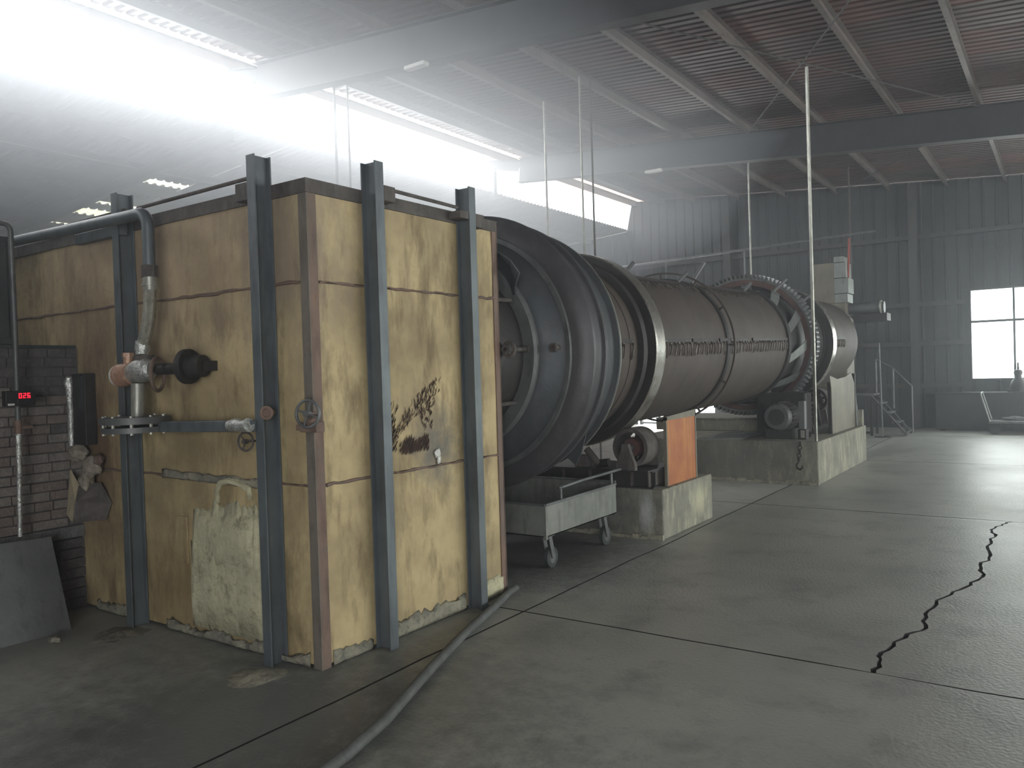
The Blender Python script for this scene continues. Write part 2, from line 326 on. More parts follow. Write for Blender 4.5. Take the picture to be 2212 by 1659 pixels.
# ------------------------------------------------------------ far wall: ribbed sheets, girts, posts, window, door
WX0, WX1, WZ0, WZ1 = -1.74, 1.2, 1.12, 3.08
DX0, DX1, DZ = -9.85, -7.7, 1.8
wf = thing('wall_far', 'dark ribbed sheet-metal end wall', None, (0, YF, 0), kind='structure')
def wpanel(x0, x1, z0, z1):
    b = MB(); d = .03; p = [(x0, 0), (x0+.02, d), (x0+.045, d), (x0+.065, 0), (x1, 0)]
    vs = [(x, YF-h, z) for z in (z0, z1 if z1 else 0) for x, h in p]
    if z1 is None:
        vs = [(x, YF-h, z0) for x, h in p]+[(x, YF-h, (zr(x) if x > -10.1 else zl(x))+PUR-.012) for x, h in p]
    n = len(p); b.add(vs, [(i, i+1, n+i+1, n+i) for i in range(n-1)]); o = b.build('wall_panel', M_wall, wf, smooth=0)
    s = o.modifiers.new('gauge', 'SOLIDIFY'); s.thickness = .003; s.offset = -1
x = -18.0
while x < 7.3:
    x1 = min(x+.25, 7.3)
    if x1 > WX0+.05 and x < WX1-.05: wpanel(x, x1, 0, WZ0); wpanel(x, x1, WZ1, None)
    elif x1 > DX0+.05 and x < DX1-.05: wpanel(x, x1, DZ, None)
    else: wpanel(x, x1, 0, None)
    x = x1
for z in (.98, 1.12-.02, 1.95, 2.85, 4.4):
    for (a, c) in ((-18, DX0), (DX1, WX0), (WX1, 7.3)) if z < 1.8 else (((-18, WX0), (WX1, 7.3)) if z < 3.1 else ((-18, 7.3),)):
        if z == 1.1: continue
        MB().box((a, YF-.13, z-.05), (c, YF-.035, z+.05)).build('girt', M_girt, wf, smooth=0)
for X in (-15.5, -10.6, -7.2, -2.85, 1.9, 6.0):
    b = MB(); ibeam(b, (X, YF-.2, 0), (X, YF-.2, (zr(X) if X > -10 else zl(X))-.02), .22, .18, (0, 1, 0)); b.build('wall_column', M_girt, wf, smooth=0)
b = MB(); b.box((-5.3, YF-.03, 0), (-5.15, YF, 0))
w1 = thing('window_1', 'large blown-out window in the far wall', None, ((WX0+WX1)/2, YF, WZ0), kind='structure')
b = MB()
for (p, q) in (((WX0-.04, YF-.08, WZ0-.04), (WX1+.04, YF+.02, WZ0)), ((WX0-.04, YF-.08, WZ1), (WX1+.04, YF+.02, WZ1+.05)), ((WX0-.04, YF-.08, WZ0), (WX0, YF+.02, WZ1)), ((WX1, YF-.08, WZ0), (WX1+.04, YF+.02, WZ1))): b.box(p, q)
b.build('window_frame', M_girt, w1, smooth=0)
b = MB()
for X in (-.93, -.12, .5): b.box((X-.02, YF-.06, WZ0), (X+.02, YF, WZ1))
b.build('mullion', M_girt, w1, smooth=0)
MB().box((WX0, YF-.065, 2.36), (WX1, YF, 2.41)).build('transom', M_girt, w1, smooth=0)
for (xa, xb) in ((WX0, -.95), (-.91, -.14), (-.1, .48), (.52, WX1)):
    for (za, zb) in ((WZ0, 2.36), (2.41, WZ1)): MB().box((xa, YF-.03, za), (xb, YF-.026, zb)).build('pane', M_glass, w1, smooth=0)
d1 = thing('door_1', 'open doorway with bright daylight behind the kiln', None, (DX0, YF, 0), kind='structure')
b = MB(); b.box((DX0-.05, YF-.1, 0), (DX0, YF+.03, DZ+.05)); b.box((DX1, YF-.1, 0), (DX1+.05, YF+.03, DZ+.05)); b.box((DX0, YF-.1, DZ), (DX1, YF+.03, DZ+.05)); b.build('door_frame', M_girt, d1, smooth=0)
b = MB()
for X in (-9.33, -8.62): b.box((X-.025, YF-.06, 0), (X+.025, YF-.02, DZ))
b.box((DX0, YF-.06, .02), (DX1, YF-.02, .06)); b.build('door_bar', M_girt, d1, smooth=0)
# side and near walls (outside the frame, closing the hall)
wr = thing('wall_right', 'right side wall with window band', None, (XR, 8, 0), kind='structure')
def zt(X): return zr(X)+PUR
b = MB(); b.box((XR, YN, 0), (XR+.12, YF, 1.0)); b.box((XR, YN, 3.4), (XR+.12, YF, zt(XR+.12))); b.box((XR, YN, 1), (XR+.12, 4.9, 3.4)); b.box((XR, 19.3, 1), (XR+.12, YF, 3.4)); b.build('wall_sheeting', M_wallin, wr, smooth=0)
w2 = thing('window_2', 'long window band in the right wall', None, (XR, 13, 1), kind='structure')
b = MB()
for i in range(13): b.box((XR+.02, 4.9+i*1.2-.03, 1), (XR+.08, 4.9+i*1.2+.03, 3.4))
b.build('window_frame', M_girt, w2, smooth=0)
for i in range(12): MB().box((XR+.045, 4.93+i*1.2, 1), (XR+.05, 6.07+i*1.2, 3.4)).build('pane', M_glass, w2, smooth=0)
wl = thing('wall_left', 'left side wall of the hall', None, (XL, 8, 0), kind='structure')
MB().box((XL-.12, YN, 0), (XL, YF, zl(XL)+PUR+.0)).build('wall_sheeting', M_wallin, wl, smooth=0)
wn = thing('wall_near', 'unseen near end wall with an opening added for the fill light', None, (0, YN, 0), kind='structure')
b = MB(); y0, y1 = YN-.12, YN
for (xa, xb, za) in ((-18.1, 1.6, 0), (1.6, 6.4, 3.4), (6.4, XR+.1, 0)):  # opening placed where the added fill light comes in
    n = 12 if xa < -10 else 1
    for i in range(n):
        u, v = xa+(xb-xa)*i/n, xa+(xb-xa)*(i+1)/n; f = lambda X: (zr(X) if X > -10.0 else zl(X))+PUR
        b.hexa([(u, y0, za), (v, y0, za), (v, y1, za), (u, y1, za), (u, y0, f(u)), (v, y0, f(v)), (v, y1, f(v)), (u, y1, f(u))])
b.build('wall_sheeting', M_wallin, wn, smooth=0)

# ------------------------------------------------------------ furnace box
C3Y = 4.275
FX, FY, FE, FL, FH = -3.37, 2.95, 4.69, -7.6, 2.67
fu = thing('furnace_chamber', 'tall ochre panelled furnace chamber braced with blue-grey beams, left of the kiln', 'furnace', (-5.4, 3.8, 0))
MB().box((FL, FY+.025, 0), (FX-.025, FE-.025, FH-.02)).build('chamber_core', M_dark, fu, smooth=0)
rows = [(.02, 1.0), (1.012, 2.12), (2.132, FH-.03)]
def panel(p0, p1, ax):
    # gently bulging plate, subdivided
    b = MB(); n = 7; (a0, z0), (a1, z1) = p0, p1; vs = []
    for j in range(n):
        for i in range(n):
            u, v = i/(n-1), j/(n-1); e = .006*math.sin(PI*u)*math.sin(PI*v)+random.uniform(-.0015, .0015)
            A = a0+(a1-a0)*u; Z = z0+(z1-z0)*v
            vs.append((A, FY-e, Z) if ax == 'x' else (FX+e, A, Z))
    fs = [(j*n+i, j*n+i+1, (j+1)*n+i+1, (j+1)*n+i) for j in range(n-1) for i in range(n-1)]
    m0 = len(vs); rim = [i for i in range(n)]+[j*n+n-1 for j in range(1, n)]+[(n-1)*n+i for i in range(n-2, -1, -1)]+[j*n for j in range(n-2, 0, -1)]
    for r in rim:
        q = vs[r]; vs.append((q[0], FY+.03, q[2]) if ax == 'x' else (FX-.03, q[1], q[2]))
    for i in range(len(rim)):
        fs.append((rim[i], rim[(i+1) % len(rim)], m0+(i+1) % len(rim), m0+i))
    b.add(vs, fs); return b.build('face_panel', M_box, fu, smooth=30)
cutL = [FL, -6.3, -5.075, -3.676, FX-.03]; cutR = [FY+.03, 3.395, C3Y, FE]
for (z0, z1) in rows:
    for i in range(len(cutL)-1): panel((cutL[i]+.004, z0), (cutL[i+1]-.004, z1), 'x')
    for i in range(len(cutR)-1): panel((cutR[i]+.004, z0), (cutR[i+1]-.004, z1), 'y')
b = MB(); b.box((FX-.058, FY-.008, 0), (FX+.008, FY, FH)); o = b.build('corner_angle', M_angle, fu, smooth=0)
b = MB(); b.box((FX, FY, 0), (FX+.008, FY+.06, FH)); o = b.build('corner_angle', M_rust, fu, smooth=0); o['label'] = 'red-brown leg of the corner angle iron'
b = MB(); b.box((FX, FE-.05, 0), (FX+.01, FE+.005, FH)); b.box((FX-.05, FE-.0, 0), (FX+.01, FE+.01, FH)); b.build('corner_angle', M_rust, fu, smooth=0)
b = MB(); b.box((FL, FY-.014, FH-.065), (FX+.014, FY, FH)); b.box((FX, FY, FH-.065), (FX+.014, FE, FH)); b.box((FL, FY-.014, FH), (FX+.014, FE+.01, FH+.012)); o = b.build('top_rim', M_cap, fu, smooth=0)
# rusty seam lips
def lip(pts, m, nm, w):
    b = MB(); b.tube(pts, w, 6); return b.build(nm, m, fu)
for z, yy in ((2.126, 0), (1.006, 0)):
    ptsR = [(FX+.004+random.uniform(-.002, .003), FY+.07+(FE-FY-.08)*t/30, z+random.uniform(-.006, .006)) for t in range(31)]
    ptsL = [(FL+(FX-FL-.07)*t/50, FY-.004-random.uniform(-.002, .003), z+random.uniform(-.006, .006)) for t in range(51)]
    lip(ptsR, M_rust, 'seam_weld', [random.uniform(.004, .012) for _ in ptsR]); lip(ptsL, M_rust, 'seam_weld', [random.uniform(.004, .012) for _ in ptsL])
# pale band at the lower seam of the left face
def ragged(x0, x1, z0f, z1f, m, nm, ax='x', n=26, off=.012, par=None):
    b = MB(); vs = []
    rowsn = 5
    for j in range(rowsn):
        for i in range(n):
            u = i/(n-1); A = x0+(x1-x0)*u; za, zb = z0f(u), z1f(u); Z = za+(zb-za)*j/(rowsn-1); e = off*(1 if 0 < j < rowsn-1 and 0 < i < n-1 else 0)*random.uniform(.6, 1.2)
            vs.append((A, FY-.006-e, Z) if ax == 'x' else (FX+.006+e, A, Z))
    b.add(vs, [(j*n+i, j*n+i+1, (j+1)*n+i+1, (j+1)*n+i) for j in range(rowsn-1) for i in range(n-1)])
    o = b.build(nm, m, par or fu, smooth=60)
    s = o.modifiers.new('depth', 'SOLIDIFY'); s.thickness = .006; return o
R = random.uniform
ragged(-4.83, -3.7, lambda u: .985-.02*u+R(-.004, .004), lambda u: 1.04-.02*u+R(-.008, .008), M_mortar, 'seam_band')
o = ragged(-4.54, -3.86, lambda u: .06+R(0, .01), lambda u: .60+R(-.01, .01) if u < .05 else (.80+R(-.02, .02) if u < .35 else (.86+R(-.04, .03))), M_plaster, 'plaster_patch', n=34, off=.018); o['label'] = 'thick pale plaster patch on the left face'
o = ragged(-4.46, -3.9, lambda u: .45+R(-.01, .01), lambda u: .80+R(-.01, .02), M_plaster, 'plaster_patch', n=20, off=.03)
pts = [(-4.23, .86), (-4.24, .93), (-4.2, .985), (-4.12, 1.0), (-4.02, .99), (-3.93, .96), (-3.92, .9)]
lip([(x, FY-.012, z) for x, z in pts], M_plaster, 'plaster_smear', [.014, .02, .02, .018, .022, .02, .016])
# small hatch
b = MB(); b.box((-4.66, FY-.016, .45), (-4.56, FY-.006, .75)); b.build('small_hatch', M_box, fu, smooth=0, bevel=.003)
# base mortar skirts
ragged(-4.84, -3.46, lambda u: 0, lambda u: .06+.02*math.sin(u*20)+R(-.015, .02), M_mortar, 'base_mortar', n=40, off=.02)
ragged(-5.7, -5.1, lambda u: 0, lambda u: .07+R(-.015, .02), M_mortar, 'base_mortar', n=20, off=.02)
ragged(3.03, 3.34, lambda u: 0, lambda u: .085-.03*u+R(-.01, .015), M_mortar, 'base_mortar', 'y', 14, .015)
o = ragged(3.45, 4.22, lambda u: 0.0, lambda u: .10+R(-.015, .025), M_mortar, 'base_mortar', 'y', 30, .02)
ragged(4.33, 4.66, lambda u: 0, lambda u: .14+R(-.02, .02), M_plaster, 'base_mortar', 'y', 12, .015)
# plaster dab on the right face

# burnt scratches: thin char flakes standing proud
b = MB()
def flake(yy, zz, l, sl, w_):
    dy, dz = sl, 1.0; n_ = math.hypot(dy, dz); b.tube([(FX+.008, yy, zz), (FX+.011, yy+dy/n_*l*.5+R(-.006, .006), zz+dz/n_*l*.5), (FX+.008, yy+dy/n_*l, zz+dz/n_*l)], [.001, w_, .001], 5)
for _ in range(150): flake(3.61+R(0, .26), 1.115+R(-.01, .06), R(.02, .07), R(.2, .8), R(.002, .006))
for _ in range(60): flake(3.49+abs(random.gauss(0, .05)), 1.08+R(0, .32), R(.03, .08), R(.2, .9), R(.002, .005))
for _ in range(110):
    t = R(0, 1); flake(3.56+.42*t+R(-.03, .03), 1.20+.50*t*R(.6, 1.1)*(1-.35*t), R(.02, .06), R(-.3, 1.2), R(.0015, .004))
for _ in range(50): flake(3.84+R(-.03, .08), 1.24+R(0, .24), R(.02, .06), R(-.6, .6), R(.0015, .005))
o = b.build('char_marks', M_rust2, fu, smooth=60); o['kind'] = 'stuff'; o['label'] = 'scratchy dark char marks'
# columns: I-beams standing off the faces
def column(name_loc, face):
    b = MB()
    if face == 'x':
        X = name_loc; ibeam(b, (X, FY-.064, 0), (X, FY-.064, 2.84), .116, .068, (0, 1, 0), t=.009, tw=.008)
    else:
        Y = name_loc; ibeam(b, (FX+.064, Y, 0), (FX+.064, Y, 2.84), .116, .070, (1, 0, 0), t=.009, tw=.008)
    return b.build('buckstay_beam', M_beam, fu, smooth=0, bevel=.0015)
c0 = column(-5.075, 'x'); c1 = column(-3.676, 'x'); c2 = column(3.395, 'y'); c3 = column(C3Y, 'y')
def bracket(p, q, par): 
    b = MB(); b.box(p, q); b.build('tie_bracket', M_cap, par, smooth=0, bevel=.004)
bracket((-3.83, FY-.11, 2.60), (-3.72, FY-.02, 2.70), c1); bracket((FX+.02, 3.435, 2.62), (FX+.12, 3.53, 2.71), c2); bracket((FX+.02, C3Y+.04, 2.58), (FX+.12, C3Y+.13, 2.67), c3); bracket((FX+.02, C3Y-.13, 2.62), (FX+.12, C3Y-.04, 2.67), c3)
for (x0, x1) in ((FL, -5.05), (-4.9, -3.70)):   # tie rods across the top
    MB().cyl((x0, FY-.06, 2.725), (x1, FY-.06, 2.735), .012, 8).build('tie_rod', M_cap, fu)
MB().cyl((FX+.09, 3.4, 2.70), (FX+.09, 4.15, 2.69), .012, 8).build('tie_rod', M_cap, fu)
# ring nut on the near left column
def torus(b, c, ax, Rr, r, n=24, m=8):
    c = Vector(c); ax = Vector(ax).normalized(); u = ax.orthogonal().normalized(); v = ax.cross(u); vs = []
    for i in range(n):
        d = u*math.cos(2*PI*i/n)+v*math.sin(2*PI*i/n)
        for j in range(m): vs.append(c+d*(Rr+r*math.cos(2*PI*j/m))+ax*r*math.sin(2*PI*j/m))
    return b.add(vs, [(i*m+j, ((i+1) % n)*m+j, ((i+1) % n)*m+(j+1) % m, i*m+(j+1) % m) for i in range(n) for j in range(m)])
b = MB(); torus(b, (-3.60, FY-.13, 1.415), (.6, -1, 0), .030, .010); b.cyl((-3.60, FY-.13, 1.415), (-3.64, FY-.06, 1.415), .02, 12); b.build('ring_nut', M_rust, c1)
# weld dust heaps at the feet of the columns
def heap(cx, cy, r, h, m, label, seed=0):
    b = MB(); n = 18; vs = [(cx, cy, h)]; rings = 4
    for k in range(1, rings+1):
        for i in range(n):
            a = 2*PI*i/n; rr = r*k/rings*(1+.10*math.sin(3*a+cx*9)+.06*math.sin(7*a))*R(.9, 1.1); vs.append((cx+rr*math.cos(a), cy+rr*math.sin(a), max(.001, h*(1-k/rings)**1.3*R(.6, 1.3)) if k < rings else .0))
    fs = [(0, 1+i, 1+(i+1) % n) for i in range(n)]
    for k in range(rings-1):
        for i in range(n): fs.append((1+k*n+i, 1+(k+1)*n+i, 1+(k+1)*n+(i+1) % n, 1+k*n+(i+1) % n))
    fs.append(tuple(1+(rings-1)*n+i for i in range(n)))
    b.add(vs, fs); return tag(b.build('ash_heap', m, None, smooth=60), label, 'ash heap', 'ash heaps on the floor', 'stuff')
heap(-3.62, 2.70, .15, .022, M_mortar, 'crumbled ash heap at the foot of the beam by the near furnace corner')
heap(-5.0, 2.72, .16, .022, M_mortar, 'grey ash heap at the foot of the left furnace beam')

# ------------------------------------------------------------ hand wheels
def hand_wheel(c, ax, r, label, spokes=4, m=M_cap):
    t = thing('hand_wheel', label, 'hand wheel', c, 'hand wheels on the furnace'); c = Vector(c); ax = Vector(ax).normalized()
    b = MB(); torus(b, c, ax, r, r*.12, 28, 8); b.build('rim', m, t)
    u = ax.orthogonal().normalized(); v = ax.cross(u)
    b = MB(); b.cyl(c-ax*.012, c+ax*.02, r*.26, 14)
    b.build('hub', m, t)
    for k in range(spokes):
        a = 2*PI*k/spokes+.5; d = u*math.cos(a)+v*math.sin(a); MB().tube([c+d*r*.15, c+d*r*.6+ax*.006, c+d*r], r*.09, 8).build('spoke', m, t)
    MB().cyl(c-ax*.1, c, r*.12, 8).build('stem', M_rust, t); return t
t = hand_wheel((-3.30, FY-.1, 1.41), (.25, -1, .05), .072, 'small four-spoked hand wheel on the near furnace corner', m=M_steel)
b = MB(); b.box((-3.46, FY-.05, 1.315), (-3.38, FY-.013, 1.345)); b.box((-3.38, FY-.09, 1.31), (-3.25, FY-.03, 1.365)); b.cyl((-3.30, FY-.1, 1.36), (-3.30, FY-.02, 1.39), .018, 8); b.build('bracket', M_rust, t, smooth=30, bevel=.003)
hand_wheel((-3.83, FY-.1, 1.25), (.25, -1, .05), .052, 'small dark hand wheel under the horizontal burner pipe', 3)

# ------------------------------------------------------------ gas line to the side burner
gp = thing('burner_gas_line', 'grey gas pipe with elbow and braided hose running to the valve on the left face', 'gas pipe', (-4.8, 2.75, 1.3))
def arc(c, r, a0, a1, u, v, n=8):
    c = Vector(c); u = Vector(u); v = Vector(v); return [c+(u*math.cos(a0+(a1-a0)*i/n)+v*math.sin(a0+(a1-a0)*i/n))*r for i in range(n+1)]
MB().tube([(-7.5, 2.77, 2.68), (-6.5, 2.76, 2.67), (-5.6, 2.755, 2.65), (-4.72, 2.75, 2.635)]+arc((-4.65, 2.75, 2.545), .09, PI/2, 0, (1, 0, 0), (0, 0, 1))+[(-4.56, 2.75, 2.4), (-4.56, 2.75, 2.28)], .037, 14).build('pipe', M_beam, gp)
b = MB(); b.cyl((-4.56, 2.75, 2.31), (-4.56, 2.75, 2.24), .050, 8); b.build('pipe_coupling', M_cap, gp)
b = MB(); b.cyl((-4.56, 2.75, 2.24), (-4.56, 2.75, 2.16), .042, 12); b.cyl((-4.56, 2.75, 2.20), (-4.56, 2.75, 2.185), .05, 12); b.build('hose_ferrule', M_pale, gp)
hs = [(-4.56, 2.75, 2.18), (-4.57, 2.75, 2.08), (-4.59, 2.75, 1.98), (-4.625, 2.75, 1.9), (-4.66, 2.75, 1.84), (-4.665, 2.75, 1.79)]
MB().tube(hs, .038, 14).build('braided_hose', M_braid, gp)
b = MB(); b.tube([(-4.665, 2.75, 1.86), (-4.67, 2.75, 1.80), (-4.66, 2.74, 1.765)], [.042, .048, .036], 12); b.build('foil_wrap', M_alu, gp)
b = MB(); b.cyl((-4.655, 2.75, 1.77), (-4.655, 2.75, 1.735), .06, 18); b.cyl((-4.655, 2.75, 1.745), (-4.655, 2.75, 1.72), .04, 14); b.build('flange', M_cap, gp)
b = MB(); b.tube([(-4.78, 2.74, 1.66), (-4.72, 2.74, 1.67), (-4.65, 2.74, 1.68), (-4.60, 2.74, 1.68), (-4.57, 2.75, 1.68)], [.06, .07, .078, .07, .05], 16); b.build('valve_body', M_alu, gp)
b = MB(); b.cyl((-4.87, 2.72, 1.65), (-4.76, 2.73, 1.66), .075, 18, .068); b.build('valve_motor', M_brass, gp)
b = MB(); b.cyl((-4.90, 2.715, 1.65), (-4.865, 2.72, 1.65), .066, 18, .072); b.build('end_cap', M_white, gp)
b = MB(); b.cyl((-4.80, 2.73, 1.72), (-4.80, 2.73, 1.765), .03, 10); b.cyl((-4.80, 2.73, 1.765), (-4.80, 2.73, 1.79), .036, 6); b.build('relief_cap', M_brass, gp)
b = MB(); torus(b, (-4.55, 2.77, 1.65), (.8, .6, 0), .10, .012, 30, 8); b.build('chain_ring', M_rust, gp)
b = MB(); b.cyl((-4.56, 2.78, 1.68), (-4.40, 2.80, 1.68), .035, 12); b.build('branch_pipe', M_dark, gp)
b = MB(); b.cyl((-4.72, 2.74, 1.60), (-4.735, 2.74, 1.375), .040, 14); b.build('drop_pipe', M_pale, gp)
b = MB(); b.cyl((-4.70, 2.70, 1.395), (-4.70, 2.70, 1.355), .20, 32)
b.build('round_flange', M_steel, gp)
b = MB(); b.cyl((-4.70, 2.70, 1.335), (-4.70, 2.70, 1.302), .19, 32); b.build('round_flange', M_steel, gp)
for k in range(10):
    a = 2*PI*k/10; MB().cyl((-4.7+.175*math.cos(a), 2.7+.175*math.sin(a), 1.29), (-4.7+.175*math.cos(a), 2.7+.175*math.sin(a), 1.405), .011, 6).build('bolt', M_pale, gp)
b = MB(); b.bar((-4.55, 2.78, 1.33), (-3.69, 2.80, 1.345), .05, .065); b.build('horizontal_duct', M_beam, gp, smooth=0, bevel=.006)
b = MB(); b.tube([(-3.86, 2.77, 1.345), (-3.8, 2.77, 1.352), (-3.74, 2.77, 1.345), (-3.69, 2.77, 1.352)], [.030, .038, .034, .040], 12); b.build('foil_wrap', M_alu, gp)
bu = thing('side_burner', 'dark flanged burner nozzle sticking out of the ochre face', 'burner', (-4.3, 2.9, 1.69))
MB().cyl((-4.42, 2.79, 1.68), (-4.33, 2.85, 1.69), .032, 12, .045).build('nozzle', M_dark, bu)
b = MB(); b.cyl((-4.335, 2.82, 1.69), (-4.30, 2.83, 1.69), .105, 28); b.build('flange', M_dark, bu, bevel=.003)
b = MB(); b.cyl((-4.30, 2.83, 1.69), (-4.21, 2.86, 1.69), .07, 20, .066); b.build('sleeve', M_dark, bu)
for k in range(6):
    a = 2*PI*k/6; MB().cyl((-4.345, 2.82+.08*math.cos(a), 1.69+.08*math.sin(a)), (-4.29, 2.83+.08*math.cos(a), 1.69+.08*math.sin(a)), .009, 6).build('bolt', M_dark, bu)
b = MB(); b.box((-4.27, 2.85, 1.66), (-4.2, FY-.004, 1.72)); b.build('mount', M_dark, bu, smooth=0)
# bracket arm from the left column
b = MB(); b.bar((-5.6, 2.86, 2.60), (-5.02, 2.86, 2.60), .05, .07); tag(b.build('pipe_support_arm', M_beam, None, smooth=0, bevel=.003), 'short blue-grey arm holding the gas pipe beside the left furnace beam', 'bracket')

# ------------------------------------------------------------ brick structure at the left edge
BX = -5.84
bw = thing('brick_hearth', 'sooty grey brick wall block against the furnace at the left edge', 'brick wall', (-6.1, 2.4, 0))
MB().box((-6.7, 1.62, .6), (BX-.012, FY-.002, 1.86)).build('mortar_bed', M_joint, bw, smooth=0)
bm_cache = {}
def brick(y0, y1, z0, z1, k):
    j = R(-.004, .005); MB().box((BX-.06, y0, z0), (BX+j, y1, z1)).build('brick', M_brick[k], bw, smooth=0, jit=.0018)
z = .605; r_ = 0
while z < 1.85:
    y = 1.62-(.12 if r_ % 2 else 0)
    while y < FY-.02:
        L_ = .235 if (r_ % 4 != 2) else .115
        y0, y1 = max(y, 1.62), min(y+L_, FY-.006)
        if y1-y0 > .03:
            soot = (z > 1.5 and y1 > 2.5) or (z > 1.7)
            brick(y0, y1, z, z+.056, 2 if (soot or R(0, 1) < .12) else (0 if R(0, 1) < .55 else 1))
        y += L_+.010
    z += .0665; r_ += 1
MB().box((-6.7, 1.62, .515), (BX+.012, FY-.004, .598)).build('lintel', M_dust, bw, smooth=0, bevel=.006)
for zz in range(7):
    MB().box((BX-.08, 2.77, .01+zz*.072), (BX+.0+R(-.004, .004), FY-.006, .01+zz*.072+.062)).build('brick', M_brick[2], bw, smooth=0, jit=.002)
MB().box((-6.7, 1.62, 0), (-6.1, FY-.01, .515)).build('hearth_back', M_soot, bw, smooth=0)
b = MB(); b.box((-6.72, 1.62, 1.862), (BX-.02, FY-.004, 1.885)); b.build('hearth_top', M_soot, bw, smooth=0)
# dark cabinet above the bricks at the edge of the frame
cb = thing('steel_cabinet', 'dark green-grey steel cabinet above the brick wall at the left frame edge', 'cabinet', (-6.1, 2.3, 1.885))
b = MB(); b.box((-6.4, 1.7, 1.887), (BX-.03, 2.55, 2.62)); b.build('body', M_soot, cb, smooth=0, bevel=.01)
b = MB(); b.box((BX-.03, 1.74, 1.93), (BX-.015, 2.51, 2.58)); b.build('door', M_soot, cb, smooth=0, bevel=.004)
# valve stack on top of cabinet
vs_ = thing('vent_valve_stack', 'dark upright valve stack with rubber loop above the cabinet at the left edge', 'valve', (-6.05, 2.28, 2.62))
b = MB(); b.cyl((-6.05, 2.28, 2.622), (-6.05, 2.28, 2.85), .03, 12); b.build('riser', M_rust, vs_)
b = MB(); b.cyl((-6.05, 2.28, 2.85), (-6.05, 2.28, 2.875), .075, 16); b.cyl((-6.05, 2.28, 2.72), (-6.05, 2.28, 2.74), .06, 16); b.build('flange', M_cap, vs_)
b = MB(); b.cyl((-6.05, 2.28, 2.875), (-6.05, 2.28, 3.0), .045, 12); b.cyl((-6.05, 2.28, 3.0), (-6.05, 2.28, 3.22), .035, 12); b.build('actuator', M_soot, vs_)
b = MB(); b.cyl((-6.0, 2.32, 2.96), (-6.0, 2.32, 3.16), .012, 8); b.build('sight_glass', M_pale, vs_)
MB().tube([(-6.05, 2.28, 3.22), (-6.0, 2.32, 3.28), (-5.92, 2.38, 3.28), (-5.88, 2.42, 3.22), (-5.9, 2.42, 3.15)], .012, 8).build('rubber_loop', M_black, vs_)
# thin pipe in front of the bricks
p = thing('thin_condensate_pipe', 'thin bent pipe running down in front of the brick wall', 'pipe', (-5.66, 2.45, .6))
MB().tube([(-5.66, 1.8, 2.62)]+[(-5.66, 2.2, 2.64), (-5.66, 2.40, 2.665)]+arc((-5.66, 2.41, 2.62), .045, PI/2, 0, (0, 1, 0), (0, 0, 1), 5)+[(-5.665, 2.458, 2.4), (-5.67, 2.462, 1.9), (-5.68, 2.462, 1.36)], .017, 10).build('pipe', M_steel, p)
MB().tube([(-5.68, 2.462, 1.30), (-5.69, 2.46, 1.0), (-5.70, 2.455, .61)], [.02, .016, .014], 10).build('lower_pipe', M_alu, p)
b = MB(); b.cyl((-5.68, 2.462, 1.38), (-5.68, 2.462, 1.29), .022, 10); b.cyl((-5.68, 2.44, 1.335), (-5.68, 2.55, 1.33), .012, 8); b.build('cock', M_rust, p)
# digital meter
dm = thing('digital_meter', 'black panel meter with red glowing digits on the thin pipe', 'meter', (-5.6, 2.45, 1.5))
MB().box((-5.66, 2.36, 1.475), (-5.60, 2.54, 1.575)).build('housing', M_black, dm, smooth=0, bevel=.004)
MB().box((-5.602, 2.37, 1.515), (-5.598, 2.53, 1.568)).build('display', M_black, dm, smooth=0)
MB().box((-5.602, 2.37, 1.48), (-5.596, 2.41, 1.493)).build('name_plate', M_white, dm, smooth=0)
SEG = {'0': 'abcdef', '2': 'abged', '6': 'acdefg'}
def digit(ch, y, z, h=.032, w_=.017):
    b = MB(); X0, X1 = -5.598, -5.5955; t = .0042
    S_ = {'a': ((y, z+h-t), (y+w_, z+h)), 'g': ((y, z+h/2-t/2), (y+w_, z+h/2+t/2)), 'd': ((y, z), (y+w_, z+t)), 'f': ((y, z+h/2), (y+t, z+h)), 'b': ((y+w_-t, z+h/2), (y+w_, z+h)), 'e': ((y, z), (y+t, z+h/2)), 'c': ((y+w_-t, z), (y+w_, z+h/2))}
    for s_ in SEG[ch]: (a0, b0), (a1, b1) = S_[s_]; b.box((X0, a0, b0), (X1, a1, b1))
    b.build('led_digit', M_led, dm, smooth=0)
for k, ch in enumerate('026'): digit(ch, 2.438+k*.026, 1.526)
# leaning steel plate
b = MB(); b.hexa([(-5.46, 1.75, .0), (-5.45, 1.75, .0), (-5.37, 2.60, .0), (-5.38, 2.60, .0), (-5.64, 1.75, .62), (-5.63, 1.75, .62), (-5.55, 2.58, .60), (-5.56, 2.58, .60)])
tag(b.build('leaning_plate', M_steel, None, smooth=0), 'dark steel plate leaning against the opening under the bricks', 'steel plate')
# burnt door edge, rope seal, blanket and chute at the hearth corner
sd = thing('sooty_side_door', 'narrow black steel door with white rope seal beside the bricks', 'door plate', (-5.7, 2.9, 1.2))
b = MB(); b.box((-5.76, 2.86, 1.18), (-5.60, FY-.008, 1.68)); b.build('door_plate', M_dark, sd, smooth=0, bevel=.006)
b = MB(); b.box((-5.66, 2.845, 1.42), (-5.615, 2.86, 1.66)); b.build('door_plate_rib', M_soot, sd, smooth=0)
MB().tube([(-5.80, 2.86, 1.17), (-5.80, 2.86, 1.3), (-5.79, 2.86, 1.42), (-5.80, 2.86, 1.5), (-5.785, 2.855, 1.58), (-5.80, 2.855, 1.62), (-5.78, 2.85, 1.66)], [.018, .022, .024, .022, .03, .036, .02], 10).build('rope_seal', M_alu, sd)
bl = thing('ash_chute', 'folded beige sheet chute with torn fibre lining below the sooty door', 'chute', (-5.65, 2.85, .7))
